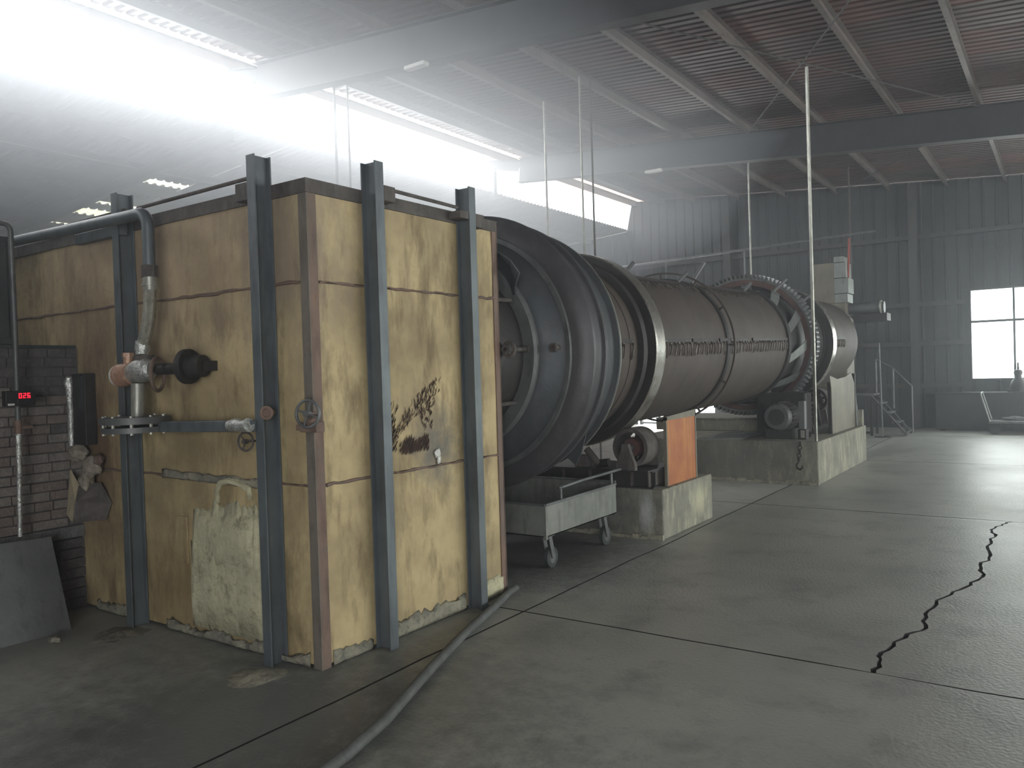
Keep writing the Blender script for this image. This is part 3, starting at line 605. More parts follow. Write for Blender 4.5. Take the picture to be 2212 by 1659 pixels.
b = MB(); b.prism([(-5.80, 2.84, 1.00), (-5.80, 2.84, .76), (-5.745, 2.78, .70), (-5.63, 2.76, .655), (-5.60, 2.77, .80), (-5.65, 2.82, .90)], (0, .008, .004)); b.build('chute_plate', M_beige, bl, smooth=0)
b = MB(); b.prism([(-5.63, 2.76, .655), (-5.60, 2.77, .80), (-5.65, 2.82, .90), (-5.52, 2.90, .92), (-5.44, 2.93, .78), (-5.50, 2.92, .66)], (.004, .006, .002)); b.build('chute_side', M_cap, bl, smooth=0)
def lump(c, r, m, nm, par, sc=(1, 1, 1)):
    import bmesh
    me = bpy.data.meshes.new(nm); bm = bmesh.new(); bmesh.ops.create_icosphere(bm, subdivisions=3, radius=1)
    rnd = random.Random(int(c[0]*1000+c[2]*77)); ph = [rnd.uniform(0, 6) for _ in range(6)]
    off = Vector(par['_o']) if par else Vector((0, 0, 0))
    for v in bm.verts:
        q = v.co; d = 1+.22*math.sin(q.x*3+ph[0])*math.sin(q.y*4+ph[1])+.14*math.sin(q.z*6+ph[2]+q.x*5)+rnd.uniform(-.05, .05)
        v.co = Vector((q.x*sc[0], q.y*sc[1], q.z*sc[2]))*r*d+Vector(c)-off
    bm.to_mesh(me); bm.free(); me.shade_smooth(); me.materials.append(m); o = bpy.data.objects.new(nm, me); COL.objects.link(o); o.parent = par; return o
lump((-5.72, 2.87, 1.12), .07, M_blanket, 'fibre_wad', bl, (1.2, .7, .8)); lump((-5.58, 2.88, 1.03), .09, M_blanket, 'fibre_wad', bl, (1, .6, .8)); lump((-5.62, 2.86, .93), .075, M_blanket, 'fibre_wad', bl, (.8, .6, 1)); lump((-5.50, 2.89, 1.08), .05, M_rust, 'fibre_wad', bl, (1, .6, .8))
o = lump((FX+.012, 3.965, 1.085), .030, M_white, 'filler_dab', fu, (.4, .8, 1.0)); o['label'] = 'white dab of filler'; lump((FX+.012, 3.975, 1.045), .024, M_white, 'filler_dab', fu, (.4, .6, 1.2))
pl = lump((-5.22, 2.42, .018), .03, M_mortar, 'plaster_lump', None, (1.6, 1, .6)); tag(pl, 'small pale plaster lump on the floor beside the leaning plate', 'rubble')

# ------------------------------------------------------------ rotary kiln
AX, AZ, SL = -4.03, 1.65, .02
DIR = Vector((0, 1, SL)).normalized()
def A(Y, r=0, ang=0):
    """point on the kiln: station Y, radius r, angle from +X towards +Z"""
    return Vector((AX+r*math.cos(ang), Y, AZ+SL*Y+r*math.sin(ang)))
ORI = A(0)
kn = thing('rotary_kiln', 'long brown steel rotary kiln drum with two tyres and a large toothed ring', 'kiln', (AX, 11, 0))
def lp(prof, m, nm, closed=True, n=96, bevel=0, sm=35):
    return MB().lathe(prof, ORI, DIR, n, closed).build(nm, m, kn, smooth=sm)
lp([(4.66, 0.1), (4.66, .66), (5.02, .66), (5.02, .1)], M_dark, 'inlet_neck')
lp([(5.015, .60), (5.015, .755), (5.03, .775), (5.055, .775), (5.06, .60)], M_steel, 'neck_flange')
lp([(5.06, .6), (5.06, .74), (5.10, .83), (5.205, .935), (5.21, .6)], M_clad, 'seal_cone')
lp([(5.20, .80), (5.205, .955), (5.215, 1.02), (5.235, 1.075), (5.26, 1.105), (5.275, 1.125), (5.30, 1.128), (5.315, 1.10), (5.32, .8)], M_clad2, 'seal_disc')
lp([(5.32, .8), (5.32, 1.075), (5.50, 1.075), (5.505, 1.10), (5.53, 1.10), (5.535, 1.07), (5.55, .8)], M_clad2, 'seal_housing')
lp([(5.55, .8), (5.55, 1.015), (5.82, 1.015), (5.83, 1.055), (5.85, 1.058), (5.855, 1.03), (5.875, .8)], M_clad, 'seal_housing')
lp([(5.87, .5), (5.87, .815), (6.68, .815), (6.68, .5)], M_kiln, 'shell_section')
for t in (6.1, 6.3, 6.5): lp([(t, .80), (t, .822), (t+.018, .822), (t+.018, .80)], M_kiln, 'shell_strap')
lp([(6.66, .7), (6.66, .875), (6.72, .885), (6.76, .85), (6.76, .7)], M_dark, 'tyre_retainer')
TY = [(6.79, 6.98), (13.58, 13.78)]
for (t0, t1) in TY:
    lp([(t0, .83), (t0, .94), (t0+.012, .95), (t1-.012, .95), (t1, .94), (t1, .83)], M_tyre, 'tyre', n=128)
    lp([(t0-.004, .825), (t0-.004, .938), (t0+.002, .938), (t0+.002, .825)], M_dark, 'tyre_side', n=96)
lp([(6.99, .5), (6.99, .812), (9.02, .812), (9.02, .5)], M_kiln, 'shell_section')
lp([(9.03, .5), (9.03, .812), (11.45, .812), (11.45, .5)], M_kiln, 'shell_section')
lp([(11.45, .5), (11.45, .80), (13.56, .80), (13.56, .5)], M_dark, 'shell_section')
lp([(13.82, .5), (13.82, .80), (16.1, .80), (16.16, .77), (16.2, .70), (16.2, .2)], M_kiln, 'shell_section')
lp([(6.70, .5), (6.70, .83), (7.02, .83), (7.02, .5)], M_dark, 'tyre_seat'); lp([(13.5, .5), (13.5, .82), (13.84, .82), (13.84, .5)], M_dark, 'tyre_seat')
for (t, r, mm) in ((5.535, 1.102, M_steel), (5.852, 1.060, M_pale)): lp([(t-.008, r-.02), (t-.008, r), (t, r), (t, r-.02)], mm, 'rim_edge')
lp([(5.19, .93), (5.19, .965), (5.215, .975), (5.215, .93)], M_steel, 'dusty_collar')
# thin hoop standing off the shell at mid length
MB().lathe([(9.02, .885), (9.02, .905), (9.06, .905), (9.06, .885)], ORI, DIR, 96, True).build('hoop', M_kiln, kn, smooth=35)
for k in range(12):
    a = 2*PI*k/12; MB().bar(A(9.04, .80, a), A(9.04, .89, a), .03, .02).build('hoop_strut', M_kiln, kn, smooth=0)
lp([(8.98, .805), (8.98, .83), (9.08, .83), (9.08, .805)], M_dark, 'seam_strap')
lp([(11.42, .805), (11.42, .845), (11.52, .85), (11.56, .805)], M_dark, 'seam_strap'); lp([(13.95, .79), (13.95, .82), (14.05, .82), (14.05, .79)], M_dark, 'seam_strap')
# girth gear
NT = 98; prof = []; g0, g1 = 12.0, 12.16; b = MB(); vs = []; m_ = 0
for i in range(NT):
    for da, rr in ((-.5, 1.015), (-.28, 1.015), (-.16, 1.072), (.16, 1.072), (.28, 1.015)):
        a = 2*PI*(i+da)/NT; vs.append((a, rr))
n = len(vs); V = []
for a, rr in vs: V += [A(g0, rr, a), A(g1, rr, a), A(g0, .985, a), A(g1, .985, a)]
F = []
for i in range(n):
    j = (i+1) % n; F += [(4*i, 4*j, 4*j+1, 4*i+1), (4*i+2, 4*j+2, 4*j, 4*i), (4*i+1, 4*j+1, 4*j+3, 4*i+3), (4*i+3, 4*j+3, 4*j+2, 4*i+2)]
b.add(V, F); o = b.build('gear_teeth_ring', M_steel, kn, smooth=0); o['label'] = 'ring of worn grey gear teeth'
o = lp([(12.03, .90), (12.03, .985), (12.13, .985), (12.13, .90)], M_gear, 'gear_rim', n=96); o['label'] = 'red-brown gear rim'
lp([(12.30, .84), (12.30, 1.0), (12.33, 1.0), (12.33, .84)], M_dark, 'gear_shroud')
for k in range(12):
    a = 2*PI*(k+.3)/12; b = MB(); pts = []
    for i in range(7):
        t = i/6; pts.append((11.55+.5*t, .815+.10*t, a+.26*t))
    V = []; 
    for (yy, rr, aa) in pts: V += [A(yy, rr, aa), A(yy, rr, aa+.16), A(yy, rr+.014, aa+.16), A(yy, rr+.014, aa)]
    F = [(0, 3, 2, 1), (24, 25, 26, 27)]+[(4*i+p, 4*i+(p+1) % 4, 4*i+4+(p+1) % 4, 4*i+4+p) for i in range(6) for p in range(4)]
    b.add(V, F); b.build('spring_plate', M_silver if k % 2 else M_steel, kn)
# clips in rows along the shell
clip_me = None
def clip_mesh():
    b = MB(); b.tube([(0, 0, .07), (.02, 0, .06), (.024, 0, .02), (.018, 0, -.05), (.006, 0, -.07)], [.006, .010, .009, .010, .005], 6); b.box((-.004, -.012, .05), (.012, .012, .085)); return b.build('clip', M_clipm, kn, smooth=50)
M_clipm = mat('clip_steel', (92, 84, 78), (74, 68, 64), (150, 148, 142), scale=9, rough=.5, metal=.4, bump=.1)  # pale third colour paints light glints onto the dark clips
c0_ = clip_mesh(); c0_.location = (0, 0, 0); proto = c0_.data; off = Vector(kn['_o']); COL.objects.unlink(c0_); bpy.data.objects.remove(c0_)
# mesh was built relative to the thing's origin: bring it back to its own origin
proto.transform(Matrix.Translation(off))
def clip(Y, ang, r=.814, s=1):
    o = bpy.data.objects.new('clip', proto); COL.objects.link(o); o.parent = kn
    P = A(Y, r, ang)-off; o.matrix_local = Matrix.Translation(P) @ Matrix.Rotation(-ang, 4, 'Y') @ Matrix.Rotation(R(-.25, .25), 4, 'X') @ Matrix.Diagonal((s, s, s*R(.8, 1.15), 1))
for Y0, Y1 in ((7.12, 8.9), (9.15, 11.4), (14.15, 14.95)):
    Y = Y0
    while Y < Y1: clip(Y, -.04); Y += .095*R(.7, 1.3)
for Y in (6.05, 6.18, 6.35, 6.52): clip(Y, -.04)
for Y0, Y1 in ((6.0, 6.6), (7.1, 8.95), (9.15, 11.4), (14.1, 14.8)):
    Y = Y0
    while Y < Y1: clip(Y, .92, s=.8); Y += .11*R(.7, 1.3)
def strap(Y0, Y1, ang, nm='clip_rail', w_=.022): 
    b = MB(); b.hexa([A(Y0, .81, ang-.02), A(Y0, .83, ang-.02), A(Y1, .83, ang-.02), A(Y1, .81, ang-.02), A(Y0, .81, ang+w_), A(Y0, .83, ang+w_), A(Y1, .83, ang+w_), A(Y1, .81, ang+w_)]); b.build(nm, M_dark, kn, smooth=0)
for (a, c) in ((6.0, 6.55), (7.1, 7.9), (7.95, 8.6), (8.75, 8.98), (9.1, 9.75), (9.9, 11.4), (14.1, 14.95)): strap(a, c, .07)
for (a, c) in ((6.0, 6.6), (7.1, 8.95), (9.15, 11.4), (14.1, 14.8)): strap(a, c, 1.0)
# stub rods on top
for (Y, ang, l, r0, tl) in ((5.9, 1.25, .2, .82, .2), (7.35, 1.15, .16, .82, .1), (8.85, 1.2, .13, .82, .15), (9.35, 1.25, .28, .82, .25), (11.2, 1.2, .14, .82, .1), (11.9, 1.0, .26, .9, .2), (13.3, .9, .25, .82, .2)):
    p0 = A(Y, r0, ang); p1 = A(Y+tl*.4, r0+l, ang-.05); MB().cyl(p0, p1, .022, 10).build('stub_rod', M_steel, kn)
# axial clamp bolts on the near seal
for (Y0, Y1, r0) in ((4.72, 5.0, .70), (5.07, 5.2, .885)):
    b = MB(); p0, p1 = A(Y0, r0, .02), A(Y1, r0, .02); b.cyl(p0, p1, .018, 10); b.cyl(p0, p0+DIR*.03, .035, 12); b.cyl(p1-DIR*.02, p1, .03, 12); b.build('clamp_bolt', M_cap, kn)
b = MB(); torus(b, A(4.74, .72, .02), (0, 1, 0), .05, .014); b.build('clamp_eye', M_cap, kn)
for a in (-.6, -1.1, .6):
    b = MB(); b.cyl(A(4.72, .69, a), A(5.02, .69, a), .016, 8); b.build('clamp_bolt', M_cap, kn)
# hanging spout plate behind the seal
b = MB(); b.prism([A(5.72, 1.04, -1.0), A(5.72, 1.04, -.72), A(5.72, 1.12, -.86), A(5.72, 1.17, -.96)], (0, .012, 0)); b.build('spout_plate', M_clad, kn, smooth=0)

# flap of torn seal blanket at the top left of the seal
b = MB(); vs = []
for i in range(9):
    for j in range(5):
        u, v = i/8, j/4; a = 1.5-.9*u; vs.append(A(4.74+.25*v+.04*math.sin(7*u+3*v), .98-.25*u*v+.03*math.sin(9*u+5*v), a))
b.add(vs, [(i*5+j, i*5+j+1, (i+1)*5+j+1, (i+1)*5+j) for i in range(8) for j in range(4)]); o = b.build('seal_flap', M_clad, kn, smooth=60); o.modifiers.new('d', 'SOLIDIFY').thickness = .012

# ------------------------------------------------------------ piers, rollers, drive
def pier(x0, x1, y0, y1, h, label, nm='concrete_pier'):
    b = MB(); n = 8
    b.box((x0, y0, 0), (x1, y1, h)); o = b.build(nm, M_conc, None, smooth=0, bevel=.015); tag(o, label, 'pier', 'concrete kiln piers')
    f = MB(); n = 26
    for i in range(n):
        u, v = x0+(x1-x0)*i/n, x0+(x1-x0)*(i+1)/n; f.box((u, y0-R(.015, .05), 0), (v, y0+.01, R(.02, .055)))
    f.build('footing', M_mortar, o, smooth=0, jit=.004); return o
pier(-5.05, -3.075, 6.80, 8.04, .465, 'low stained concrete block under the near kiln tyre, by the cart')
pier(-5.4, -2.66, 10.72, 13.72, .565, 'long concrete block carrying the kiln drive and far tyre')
b = MB(); b.box((-5.6, 12.2, .566), (-3.9, 13.5, .74)); b.box((-5.6, 12.18, .74), (-3.85, 13.5, .765)); tag(b.build('pedestal', M_conc, None, smooth=0, bevel=.01), 'pale-edged pedestal on the long concrete block, left of the drive', 'pedestal')
b = MB(); b.hexa([(-4.3, 10.8, .566), (-3.72, 10.95, .566), (-3.6, 11.5, .60), (-4.1, 11.5, .60), (-4.3, 10.8, .575), (-3.72, 10.95, .575), (-3.6, 11.5, .612), (-4.1, 11.5, .612)]); tag(b.build('loose_plate', M_steel, None, smooth=0), 'bent steel sheet lying on the long concrete block', 'steel sheet')
def roller_station(Yc, zc, base_z, label):
    t = thing('support_roller', label, 'roller', (-3.38, Yc, base_z), 'kiln support rollers')
    r = .185; c = Vector((-3.38, Yc, zc)); D = Vector((0, 1, .0))
    b = MB(); b.lathe([(-.13, r-.04), (-.13, r-.004), (-.12, r), (.12, r), (.13, r-.004), (.13, r-.04)], c, D, 40, True); b.build('rim', M_dark if 0 else M_cap, t, smooth=35)
    b = MB(); b.lathe([(-.09, .001), (-.10, .085), (-.07, .09), (.07, .09), (.07, .001)], c+Vector((-.035, 0, -.03))*0, D, 28, False); b.build('hub', M_gear, t, smooth=35)
    for k in range(6):
        a = 2*PI*k/6+.3; d = Vector((math.cos(a), 0, math.sin(a))); MB().bar(c+d*.07, c+d*(r-.02), .04, .05, (0, 1, 0)).build('spoke', M_dark, t, smooth=0)
    b = MB(); b.cyl(c-D*.22, c+D*.30, .03, 12); b.build('shaft', M_steel, t)
    for yy in (-.235, .22):
        b = MB(); b.prism([(c.x-.10, Yc+yy, base_z), (c.x+.10, Yc+yy, base_z), (c.x+.10, Yc+yy, base_z+.05), (c.x+.05, Yc+yy, zc-.02), (c.x+.03, Yc+yy, zc+.045), (c.x-.03, Yc+yy, zc+.045), (c.x-.05, Yc+yy, zc-.02), (c.x-.10, Yc+yy, base_z+.05)], (0, .05, 0)); b.build('bearing_block', M_cap, t, smooth=0, bevel=.006)
    return t
# frame on pier 1
fr = thing('roller_base_frame', 'sooty steel girder frame on the near concrete block', 'steel frame', (-4.0, 7.0, .466))
b = MB()
for yy in (6.86, 7.26):
    ibeam(b, (-4.75, yy, .55), (-3.17, yy, .55), .165, .12)
b.build('girder', M_dark, fr, smooth=0)
for X in (-4.5, -4.15, -3.85, -3.62, -3.40, -3.22):
    MB().box((X-.006, 6.81, .48), (X+.006, 7.3, .62)).build('stiffener', M_cap, fr, smooth=0)
MB().box((-4.75, 6.7, .633), (-3.17, 7.36, .648)).build('base_plate', M_dark, fr, smooth=0)
roller_station(6.90, .85, .648, 'spoked support roller under the near tyre, right of the cart')
r2 = roller_station(6.90, .85, .648, 'left support roller under the near tyre, mostly behind the cart')
r2.location.x -= 1.30
roller_station(13.66, .98, .566, 'support roller under the far tyre, behind the olive guard')
# jack screw and clutter left of the roller
jk = thing('adjusting_screw', 'slanted adjusting screw and blocks left of the spoked roller', 'adjusting screw', (-3.75, 6.85, .65))
MB().cyl((-3.86, 6.8, .82), (-3.72, 6.78, .68), .035, 12).build('screw', M_cap, jk); MB().cyl((-3.76, 6.8, .68), (-3.62, 6.8, .70), .04, 12).build('sleeve', M_dark, jk)
MB().box((-3.98, 6.76, .65), (-3.84, 6.88, .76)).build('block', M_cap, jk, smooth=0, bevel=.006)
# orange guard
og = thing('orange_guard', 'rust-orange steel guard sheet standing on the near concrete block', 'guard', (-3.12, 7.38, .47))
MB().box((-3.135, 7.04, .467), (-3.125, 7.74, 1.09)).build('sheet', M_orange, og, smooth=0)
b = MB(); b.box((-3.15, 7.02, .467), (-3.12, 7.045, 1.12)); b.box((-3.15, 7.735, .467), (-3.12, 7.76, 1.14)); b.hexa([(-3.15, 7.02, 1.09), (-3.12, 7.02, 1.09), (-3.12, 7.76, 1.09), (-3.15, 7.76, 1.09), (-3.15, 7.02, 1.125), (-3.12, 7.02, 1.125), (-3.12, 7.76, 1.16), (-3.15, 7.76, 1.16)]); b.build('frame', M_guard, og, smooth=0)
# olive guard on pier 2
gd = thing('olive_guard', 'olive-grey sheet guard standing on the long concrete block beside the drive', 'guard', (-2.76, 12.7, .57))
b = MB(); b.prism([(-2.77, 11.94, .567), (-2.77, 13.42, .567), (-2.77, 13.42, 1.25), (-2.77, 13.2, 1.42), (-2.77, 12.8, 1.36), (-2.77, 12.3, 1.34), (-2.77, 11.84, 1.40), (-2.77, 11.92, 1.22)], (.012, 0, 0)); b.build('sheet', M_guard, gd, smooth=0)
MB().box((-2.80, 13.42, .567), (-2.75, 13.46, 1.4)).build('stiffener', M_dark, gd, smooth=0); MB().box((-2.82, 11.95, .567), (-2.775, 12.0, 1.3)).build('stiffener', M_dark, gd, smooth=0)
b = MB(); b.box((-2.74, 13.5, .567), (-2.67, 13.62, .82)); tag(b.build('end_stop', M_conc, None, smooth=0, bevel=.005), 'small pale concrete stop at the far end of the long block', 'block')
# drive unit: pinion, gearbox, motor
pn = thing('pinion_gear', 'small pinion with bright teeth meshing under the large toothed ring', 'gear', (-3.35, 12.08, .57))
NP = 22; pc = Vector((-3.33, 0, .93)); rp = .27; b = MB(); V = []; vs = []
for i in range(NP):
    for da, rr in ((-.5, rp-.05), (-.28, rp-.05), (-.16, rp), (.16, rp), (.28, rp-.05)): vs.append((2*PI*(i+da)/NP, rr))
for a, rr in vs:
    d = Vector((math.cos(a)*rr, 0, math.sin(a)*rr)); V += [pc+d+Vector((0, 11.98, 0)), pc+d+Vector((0, 12.2, 0))]
n = len(vs); b.add(V, [(2*i, 2*((i+1) % n), 2*((i+1) % n)+1, 2*i+1) for i in range(n)]+[tuple(2*i for i in range(n)), tuple(2*i+1 for i in reversed(range(n)))]); b.build('toothed_wheel', M_steel, pn, smooth=0)
MB().cyl(pc+Vector((0, 11.73, 0)), pc+Vector((0, 12.5, 0)), .05, 16).build('shaft', M_dark, pn)
for yy in (11.80, 12.35): MB().prism([(-3.55, yy, .567), (-3.12, yy, .567), (-3.22, yy, .98), (-3.44, yy, .98)], (0, .06, 0)).build('bearing_block', M_dark, pn, smooth=0, bevel=.006)
gb = thing('drive_gearbox', 'black oily gearbox between the motor and the pinion', 'gearbox', (-3.3, 11.6, .57))
b = MB(); b.box((-3.68, 11.42, .60), (-2.98, 11.72, 1.18)); b.build('casing', M_dark, gb, smooth=0, bevel=.03)
b = MB(); b.box((-3.75, 11.40, .567), (-2.92, 11.74, .60)); b.build('base_plate', M_dark, gb, smooth=0)
b = MB(); b.cyl((-3.55, 11.56, 1.18), (-3.55, 11.56, 1.26), .05, 12); b.build('breather', M_dark, gb)
mo = thing('drive_motor', 'dark electric motor with a round grey end cover on the long concrete block', 'motor', (-3.25, 11.15, .6))
MB().cyl((-3.24, 10.98, .87), (-3.24, 11.41, .87), .185, 32).build('body', M_dark, mo); MB().cyl((-3.24, 10.90, .87), (-3.24, 10.98, .87), .165, 32, .19).build('end_cover', M_steel, mo, bevel=.006)
MB().cyl((-3.24, 10.885, .87), (-3.24, 10.90, .87), .11, 28).build('fan_grille', M_dark, mo)
b = MB()
for k in range(24):
    a = 2*PI*k/24; d = Vector((math.cos(a), 0, math.sin(a))); b.bar(Vector((-3.24, 11.0, .87))+d*.185, Vector((-3.24, 11.38, .87))+d*.185, .008, .03, d)
b.build('fins', M_dark, mo, smooth=0); MB().box((-3.42, 11.0, .567), (-3.06, 11.36, .70)).build('foot', M_dark, mo, smooth=0); MB().box((-3.48, 11.1, .93), (-3.38, 11.26, 1.05)).build('terminal_box', M_dark, mo, smooth=0, bevel=.01)
cs = thing('coupling_guard', 'slim grey upright cover at the right of the gearbox', 'guard', (-2.96, 11.1, .57))
MB().box((-2.98, 11.02, .70), (-2.90, 11.12, 1.08)).build('upright', M_steel, cs, smooth=0, bevel=.006); MB().box((-2.99, 11.0, .567), (-2.88, 11.14, .70)).build('foot', M_dark, cs, smooth=0, bevel=.004)
MB().box((-2.95, 10.99, .59), (-2.90, 11.0, .69)).build('plate', M_pale, cs, smooth=0)
# chain with hook on the front of pier 2
ch = thing('chain_hook', 'dark chain with hook hanging on the front of the long concrete block', 'chain', (-2.95, 10.69, .3))
for k in range(5):
    b = MB(); torus(b, (-2.88-.006*k, 10.695, .54-k*.052), (0, 1, .0) if k % 2 else (.8, .6, 0), .026, .007, 14, 6); b.build('link', M_dark, ch)
MB().tube([(-2.905, 10.69, .30), (-2.93, 10.69, .26), (-2.92, 10.69, .215), (-2.885, 10.69, .20), (-2.855, 10.69, .225), (-2.86, 10.69, .26)], [.01, .014, .015, .015, .012, .007], 8).build('hook', M_dark, ch)
# cable between the piers
tag(MB().tube([(-3.6, 8.1, .02), (-3.9, 8.8, .02), (-3.7, 9.6, .015), (-4.1, 10.3, .02), (-4.2, 10.68, .05)], .014, 8).build('power_cable', M_black, None), 'black cable on the floor between the two concrete blocks', 'cable')
# post in front of pier 2
ps = thing('jack_post', 'dark square post standing behind the orange guard', 'post', (-5.05, 12.6, 0))
MB().box((-4.48, 10.5, 0), (-4.42, 10.56, .95)).build('post', M_dark, ps, smooth=0); MB().bar((-4.45, 10.53, .9), (-4.75, 10.53, 1.15), .05, .05).build('head', M_dark, ps, smooth=0)
MB().box((-4.52, 10.46, 0), (-4.38, 10.6, .015)).build('foot_plate', M_dark, ps, smooth=0); MB().box((-4.5, 10.5, .86), (-4.40, 10.56, .9)).build('collar', M_steel, ps, smooth=0)

# ------------------------------------------------------------ cart
ct = thing('tray_cart', 'grey steel tray cart on swivel casters beneath the kiln mouth', 'cart', (-3.95, 5.9, 0))
cx0, cx1, cy0, cy1, cz0, cz1, th = -4.75, -3.40, 5.30, 6.50, .28, .535, .006
MB().box((cx0, cy0, cz0), (cx1, cy1, cz0+.008)).build('tray_floor', M_dark, ct, smooth=0)
for nm, a_, b_ in (('front_panel', (cx0, cy0, cz0), (cx1, cy0+th, cz1)), ('back_panel', (cx0, cy1-th, cz0), (cx1, cy1, cz1+.03)), ('end_panel', (cx1-th, cy0+th, cz0), (cx1, cy1-th, cz1+.0)), ('end_panel', (cx0, cy0+th, cz0), (cx0+th, cy1-th, cz1))):
    MB().box(a_, b_).build(nm, M_cart, ct, smooth=0)
b = MB()
b.bar((cx0, cy0, cz1), (cx1, cy0, cz1), .02, .02); b.bar((cx1, cy0, cz1), (cx1, cy1, cz1+.01), .022, .022); b.bar((cx1, cy1, cz1+.03), (cx0, cy1, cz1+.03), .02, .02)
b.build('rim', M_steel, ct, smooth=0, bevel=.004)
MB().tube([(cx1-.01, cy0+.22, .64), (cx1-.01, 5.9, .655), (cx1-.01, cy1+.12, .665)], .014, 10).build('push_bar', M_steel, ct)
for yy in (cy0+.26, cy1-.06): MB().cyl((cx1-.01, yy, cz1), (cx1-.01, yy, .648), .011, 8).build('bar_post', M_steel, ct)
b = MB(); b.box((cx1-.02, cy0-.004, cz0-.02), (cx1+.004, cy0+.02, cz1)); b.build('corner_post', M_cart, ct, smooth=0)
for (X, Y) in ((cx1-.07, cy0+.12), (cx1-.07, cy1-.15), (cx0+.1, cy0+.12), (cx0+.1, cy1-.15)):
    b = MB(); b.cyl((X-.018, Y+.05, .085), (X+.018, Y+.05, .085), .083, 24); w_ = b.build('caster', M_soot, ct, smooth=40)
    b = MB(); b.cyl((X-.021, Y+.05, .085), (X+.021, Y+.05, .085), .05, 18); o = b.build('wheel_hub', M_steel, w_)
    b = MB(); b.box((X-.045, Y-.045, cz0-.016), (X+.045, Y+.045, cz0))
    for s_ in (-1, 1): b.bar((X+s_*.03, Y, cz0-.016), (X+s_*.03, Y+.05, .085), .006, .045, (0, 1, 0))
    b.build('fork', M_steel, w_, smooth=0)

# ------------------------------------------------------------ hose on the floor
hp = [(-2.42, 1.2), (-2.42, 1.7), (-2.44, 2.05), (-2.49, 2.3), (-2.58, 2.62), (-2.68, 2.87), (-2.83, 3.25), (-3.0, 3.72), (-3.12, 4.1), (-3.22, 4.42), (-3.29, 4.62), (-3.31, 4.72)]
tag(MB().tube([(x, y, .03) for x, y in hp]+[(-3.32, 4.76, .022)], [.027]*len(hp)+[.018], 14).build('floor_hose', M_rubber, None), 'long grey hose lying across the floor in front of the furnace', 'hose')

# ------------------------------------------------------------ slender poles floor to roof
def pole(x, y, z0, z1, r, label, m=M_pale, lean=(0, 0)):
    tag(MB().tube([(x, y, z0), (x+lean[0]/2, y+lean[1]/2, (z0+z1)/2), (x+lean[0], y+lean[1], z1)], r, 10).build('slender_pole', m, None), label, 'pole', 'slender poles between floor and roof')
b = MB(); b.bar((-2.705, 10.80, .566), (-2.66, 10.62, 5.36), .045, .02, (.6, .8, 0)); tag(b.build('flat_bar_pole', M_pale, None, smooth=0, bevel=.003), 'tall pale flat bar standing on the long block, reaching the roof', 'pole', 'slender poles between floor and roof')
pole(-6.72, 10.8, 0, zr(-6.72), .018, 'thin pale pole rising behind the near kiln seal')
pole(-5.62, 10.0, 0, zr(-5.62), .014, 'left one of the close pole pair behind the near tyre')
pole(-5.45, 10.0, 0, zr(-5.45), .014, 'right one of the close pole pair behind the near tyre', M_cap)
pole(-4.86, 15.0, 0, zr(-4.86), .016, 'thin pole behind the large toothed ring')
pole(-9.0, 8.5, 0, zr(-9.0), .02, 'left one of the pole pair before the bright ridge gap', M_cap)
pole(-8.72, 8.5, 0, zr(-8.72), .015, 'right one of the pole pair before the bright ridge gap', M_cap)
pole(-3.63, 17.6, 0, zr(-3.63), .014, 'faint thin pole right of the feed duct', M_cap)
# stay wires
tag(MB().tube([(-16.5, 9.0, 4.5), (-13.5, 9.0, 4.6)], .006, 6).build('stay_wire', M_pale, None), 'thin wire strung under the left roof', 'wire')
tag(MB().tube([(-12.47, 3.0, 5.12), (-12.47, 6.5, 5.12), (-12.47, 9.4, 5.12)], .012, 8).build('conduit', M_pale, None), 'thin pale conduit running under the left roof', 'conduit')
tag(MB().tube([(-8.5, 16.9, 3.96), (-6, 16.85, 4.02), (-3.0, 16.8, 4.10)], .025, 8).build('cross_conduit', M_steel, None), 'long grey conduit crossing above the far half of the kiln', 'conduit')
for X in (-7.4, -5.6): tag(MB().cyl((X, 16.88, 0), (X, 16.88, 3.97+(X+8.5)*.025), .02, 8).build('conduit_stand', M_steel, None), 'thin stand under the long conduit, %s one' % ('left' if X < -7 else 'right'), 'stand')
# lamps under the rafters
for (X, Y, lb) in ((-6.3, 13.95, 'small pale lamp under the far rafter'), (-6.3, 7.3, 'small pale lamp under the middle rafter')):
    t = thing('rafter_lamp', lb, 'lamp', (X, Y, zr(X)-.5), 'lamps under the rafters')
    z = zr(X)-.5
    MB().box((X-.16, Y-.07, z-.07), (X+.16, Y+.03, z-.02)).build('housing', M_white, t, smooth=0, bevel=.012); MB().cyl((X, Y, z-.02), (X, Y, z+.02), .015, 8).build('stem', M_dark, t)

# ------------------------------------------------------------ far end: feed duct, hoppers, stair, trolley
fd = thing('feed_duct', 'grey stacked feed boxes and pipe above the far kiln end', 'duct', (-3.6, 16.6, 2.0))
b = MB(); b.box((-4.1, 16.25, 2.72), (-3.66, 16.75, 3.5)); b.build('tall_box', M_guard, fd, smooth=0, bevel=.01)
for z0, z1, dx in ((2.72, 2.90, 0), (2.90, 3.20, .02), (3.20, 3.50, -.02), (3.50, 3.62, -.06)):
    MB().box((-3.66, 16.25, z0), (-3.42+dx, 16.7, z1-.01)).build('stacked_box', M_silver, fd, smooth=0, bevel=.008)
MB().cyl((-4.1, 16.5, 2.60), (-2.82, 16.5, 2.60), .11, 20).build('feed_pipe', M_steel, fd)
b = MB(); torus(b, (-2.88, 16.5, 2.60), (1, 0, 0), .12, .02, 24, 8); b.build('pipe_flange', M_pale, fd)
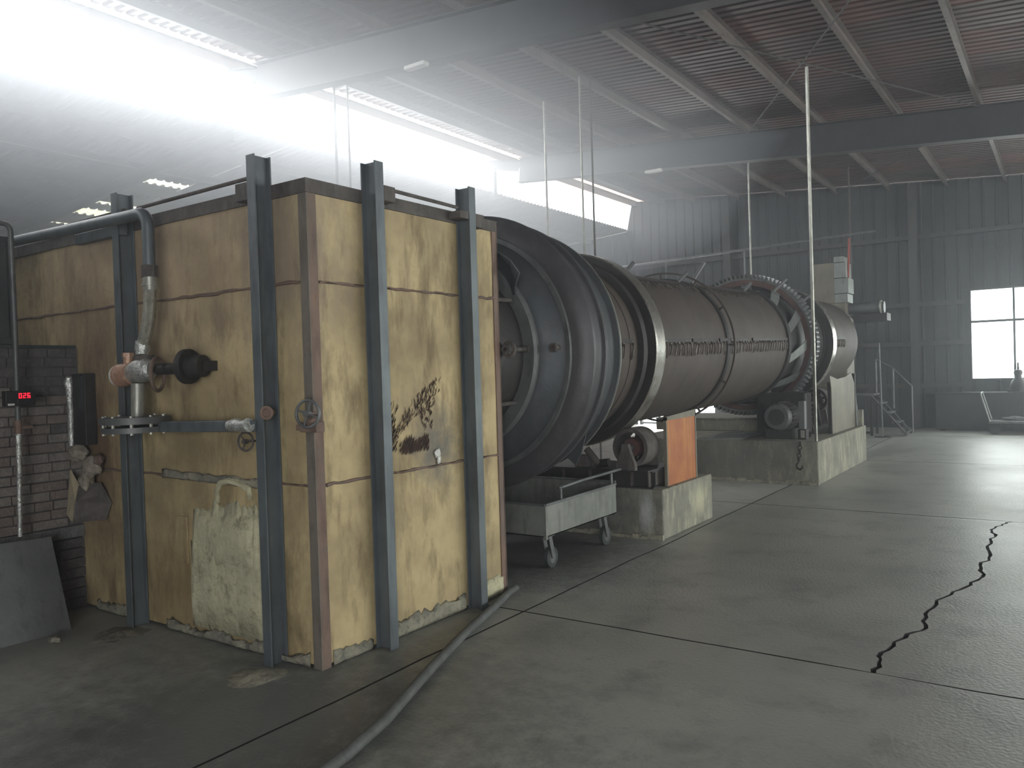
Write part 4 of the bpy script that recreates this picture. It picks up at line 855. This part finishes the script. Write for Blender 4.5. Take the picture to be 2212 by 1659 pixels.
b = MB(); b.hexa([(-3.3, 16.3, 2.32), (-2.75, 16.3, 2.34), (-2.75, 16.7, 2.34), (-3.3, 16.7, 2.32), (-3.4, 16.3, 2.47), (-2.75, 16.3, 2.48), (-2.75, 16.7, 2.48), (-3.4, 16.7, 2.47)]); b.build('trough', M_dark, fd, smooth=0)
MB().cyl((-3.46, 16.4, 2.72), (-3.40, 16.4, 3.95), .02, 8).build('red_riser', M_redpipe, fd)
b = MB(); b.box((-4.7, 16.22, 1.1), (-3.45, 16.85, 2.72)); b.build('end_hood', M_guard, fd, smooth=0, bevel=.02)
b = MB(); b.bar((-3.5, 16.4, 1.2), (-3.3, 16.6, .0), .05, .05); b.bar((-4.6, 16.4, 1.2), (-4.7, 16.6, 0), .05, .05); b.bar((-3.5, 16.8, 1.2), (-3.4, 17.0, 0), .05, .05); b.bar((-4.6, 16.8, 1.2), (-4.7, 17.0, 0), .05, .05); b.build('legs', M_steel, fd, smooth=0)
MB().hexa([(-4.3, 16.35, .45), (-3.7, 16.35, .45), (-3.7, 16.75, .45), (-4.3, 16.75, .45), (-4.65, 16.25, 1.1), (-3.48, 16.25, 1.1), (-3.48, 16.84, 1.1), (-4.65, 16.84, 1.1)]).build('discharge_hopper', M_steel, fd, smooth=0)
# stair with platform
st = thing('steel_stair', 'small black steel platform stair in front of the ribbed wall', 'stairs', (-3.5, 18.5, 0))
pz = .885
MB().box((-4.6, 18.2, pz-.03), (-3.36, 18.85, pz)).build('platform', M_steel, st, smooth=0)
for Y in (18.22, 18.82):
    b = MB(); b.bar((-3.42, Y, pz-.04), (-2.74, Y, .03), .03, .12, (0, 1, 0)); b.bar((-3.42, Y, pz-.04), (-2.74, Y, .03), .035, .03, (0, 1, 0)); b.build('stringer', M_dark, st, smooth=0)
for k in range(4):
    X = -3.28+k*.155; z = pz-.20-k*.2; MB().box((X-.06, 18.2, z-.01), (X+.08, 18.84, z+.01)).build('tread', M_steel, st, smooth=0)
for (X, Y) in ((-3.42, 18.22), (-3.42, 18.82), (-4.55, 18.22), (-4.55, 18.82)): MB().box((X-.025, Y-.025, 0), (X+.025, Y+.025, pz-.03)).build('leg', M_dark, st, smooth=0)
b = MB(); b.box((-4.55, 18.2, .04), (-3.42, 18.24, .09)); b.box((-4.55, 18.8, .25), (-3.42, 18.84, .29)); b.build('leg_brace', M_dark, st, smooth=0)
for (X, z0, z1) in ((-3.42, pz, 1.25), (-3.08, .55, 1.42), (-2.72, .05, 1.02)): MB().cyl((X, 18.82, z0), (X, 18.82, z1), .018, 8).build('rail_post', M_steel, st)
MB().tube([(-3.42, 18.82, 1.62), (-3.08, 18.82, 1.42), (-2.72, 18.82, 1.02)], .013, 8).build('handrail', M_steel, st)
MB().cyl((-3.42, 18.82, 1.25), (-3.42, 18.82, 1.62), .016, 8).build('rail_post', M_steel, st)
so = thing('stanchion', 'thin stanchion pole on a round foot by the stair', 'stanchion', (-3.16, 18.0, 0))
MB().cyl((-3.16, 17.95, .012), (-3.19, 17.95, 1.95), .014, 8).build('pole', M_steel, so); MB().cyl((-3.16, 17.95, 0), (-3.16, 17.95, .014), .16, 24).build('foot', M_dark, so)
# dark bin along the wall
db = thing('long_dark_bin', 'long low dark steel bin along the foot of the far wall', 'bin', (-.9, 20.2, 0))
b = MB(); b.box((-2.42, 19.95, .02), (1.6, 20.42, .80)); b.build('body', M_dark, db, smooth=0, bevel=.01); MB().box((-2.45, 19.93, .80), (1.63, 20.44, .83)).build('rim', M_dark, db, smooth=0)
for X in (-2.3, .0, 1.4): MB().box((X-.05, 19.97, 0), (X+.05, 20.4, .02)).build('skid', M_dark, db, smooth=0)
# pump / bottle on the bin
bt = thing('pressure_bottle', 'dark bottle-shaped pressure vessel standing on the bin before the window', 'pressure vessel', (-.86, 20.15, .83))
MB().lathe([(0, .01), (0, .15), (.12, .16), (.22, .13), (.30, .07), (.34, .06), (.40, .085), (.46, .07), (.48, .02), (.62, .016), (.63, .001)], (-.86, 20.15, .831), (0, 0, 1), 24).build('vessel', M_dark, bt)
b = MB(); b.cyl((-1.06, 20.15, .86), (-.98, 20.15, .86), .03, 10); b.build('outlet', M_dark, bt)
# platform trolley
tr = thing('platform_trolley', 'low flatbed trolley with upright tube handle by the far window', 'trolley', (-1.0, 19.4, 0))
MB().box((-1.35, 19.1, .22), (.0, 19.7, .27)).build('deck', M_steel, tr, smooth=0, bevel=.006)
MB().tube([(-1.33, 19.15, .27), (-1.48, 19.15, .82), (-1.48, 19.2, .85), (-1.48, 19.6, .85), (-1.48, 19.65, .82), (-1.33, 19.65, .27)], .016, 8).build('handle', M_silver, tr)
for (X, Y) in ((-1.25, 19.18), (-1.25, 19.62), (-.1, 19.18), (-.1, 19.62)):
    w_ = MB().cyl((X, Y-.025, .10), (X, Y+.025, .10), .10, 20).build('wheel', M_black, tr); MB().box((X-.03, Y-.035, .10), (X+.03, Y-.028, .22)).build('fork', M_dark, w_, smooth=0)
lump((-.9, 19.4, .31), .12, M_dust, 'load', tr, (2, 1, .35))

# ------------------------------------------------------------ haze
hz = bpy.data.materials.new('lens_veil_haze'); hz.use_nodes = True; N = hz.node_tree.nodes; L = hz.node_tree.links; N.remove(N['Principled BSDF'])
v = N.new('ShaderNodeVolumeScatter'); v.inputs['Color'].default_value = (.90, .94, 1, 1); v.inputs['Density'].default_value = .009; v.inputs['Anisotropy'].default_value = .55
L.new(v.outputs[0], N['Material Output'].inputs['Volume'])
o = MB().box((XL+.02, YN+.02, .0005), (XR-.02, YF-.22, 7.0)).build('lens_veil_haze', hz, None, smooth=0)  # thin volume added mostly to stand in for lens veil
tag(o, 'thin bluish smoke haze added for lens glare, filling the hall', 'haze', None, 'stuff'); 
hz2 = hz.copy(); hz2.name = 'glare_veil'; q = [n for n in hz2.node_tree.nodes if n.bl_idname == 'ShaderNodeVolumeScatter'][0]; q.inputs['Density'].default_value = .16; q.inputs['Anisotropy'].default_value = .62
o2 = MB(); y0, y1 = YN+.03, 12.6; o2.prism([(XL+.03, y0, 2.72), (-6.7, y0, 2.72), (-4.4, y0, 3.7), (-3.4, y0, 5.1), (-9.3, y0, 5.50), (-10.0, y0, 5.75), (-10.9, y0, 5.17), (XL+.03, y0, zl(XL)-.03)], (0, y1-y0, 0)); o2 = o2.build('lens_glare_veil', hz2, None, smooth=0)  # added volume that mimics lens glare around the ridge gap
tag(o2, 'denser pale smoke volume added to mimic lens glare under the bright ridge gap behind the furnace', 'veil', None, 'stuff')
for o in bpy.data.objects:
    if '_o' in o: del o['_o']
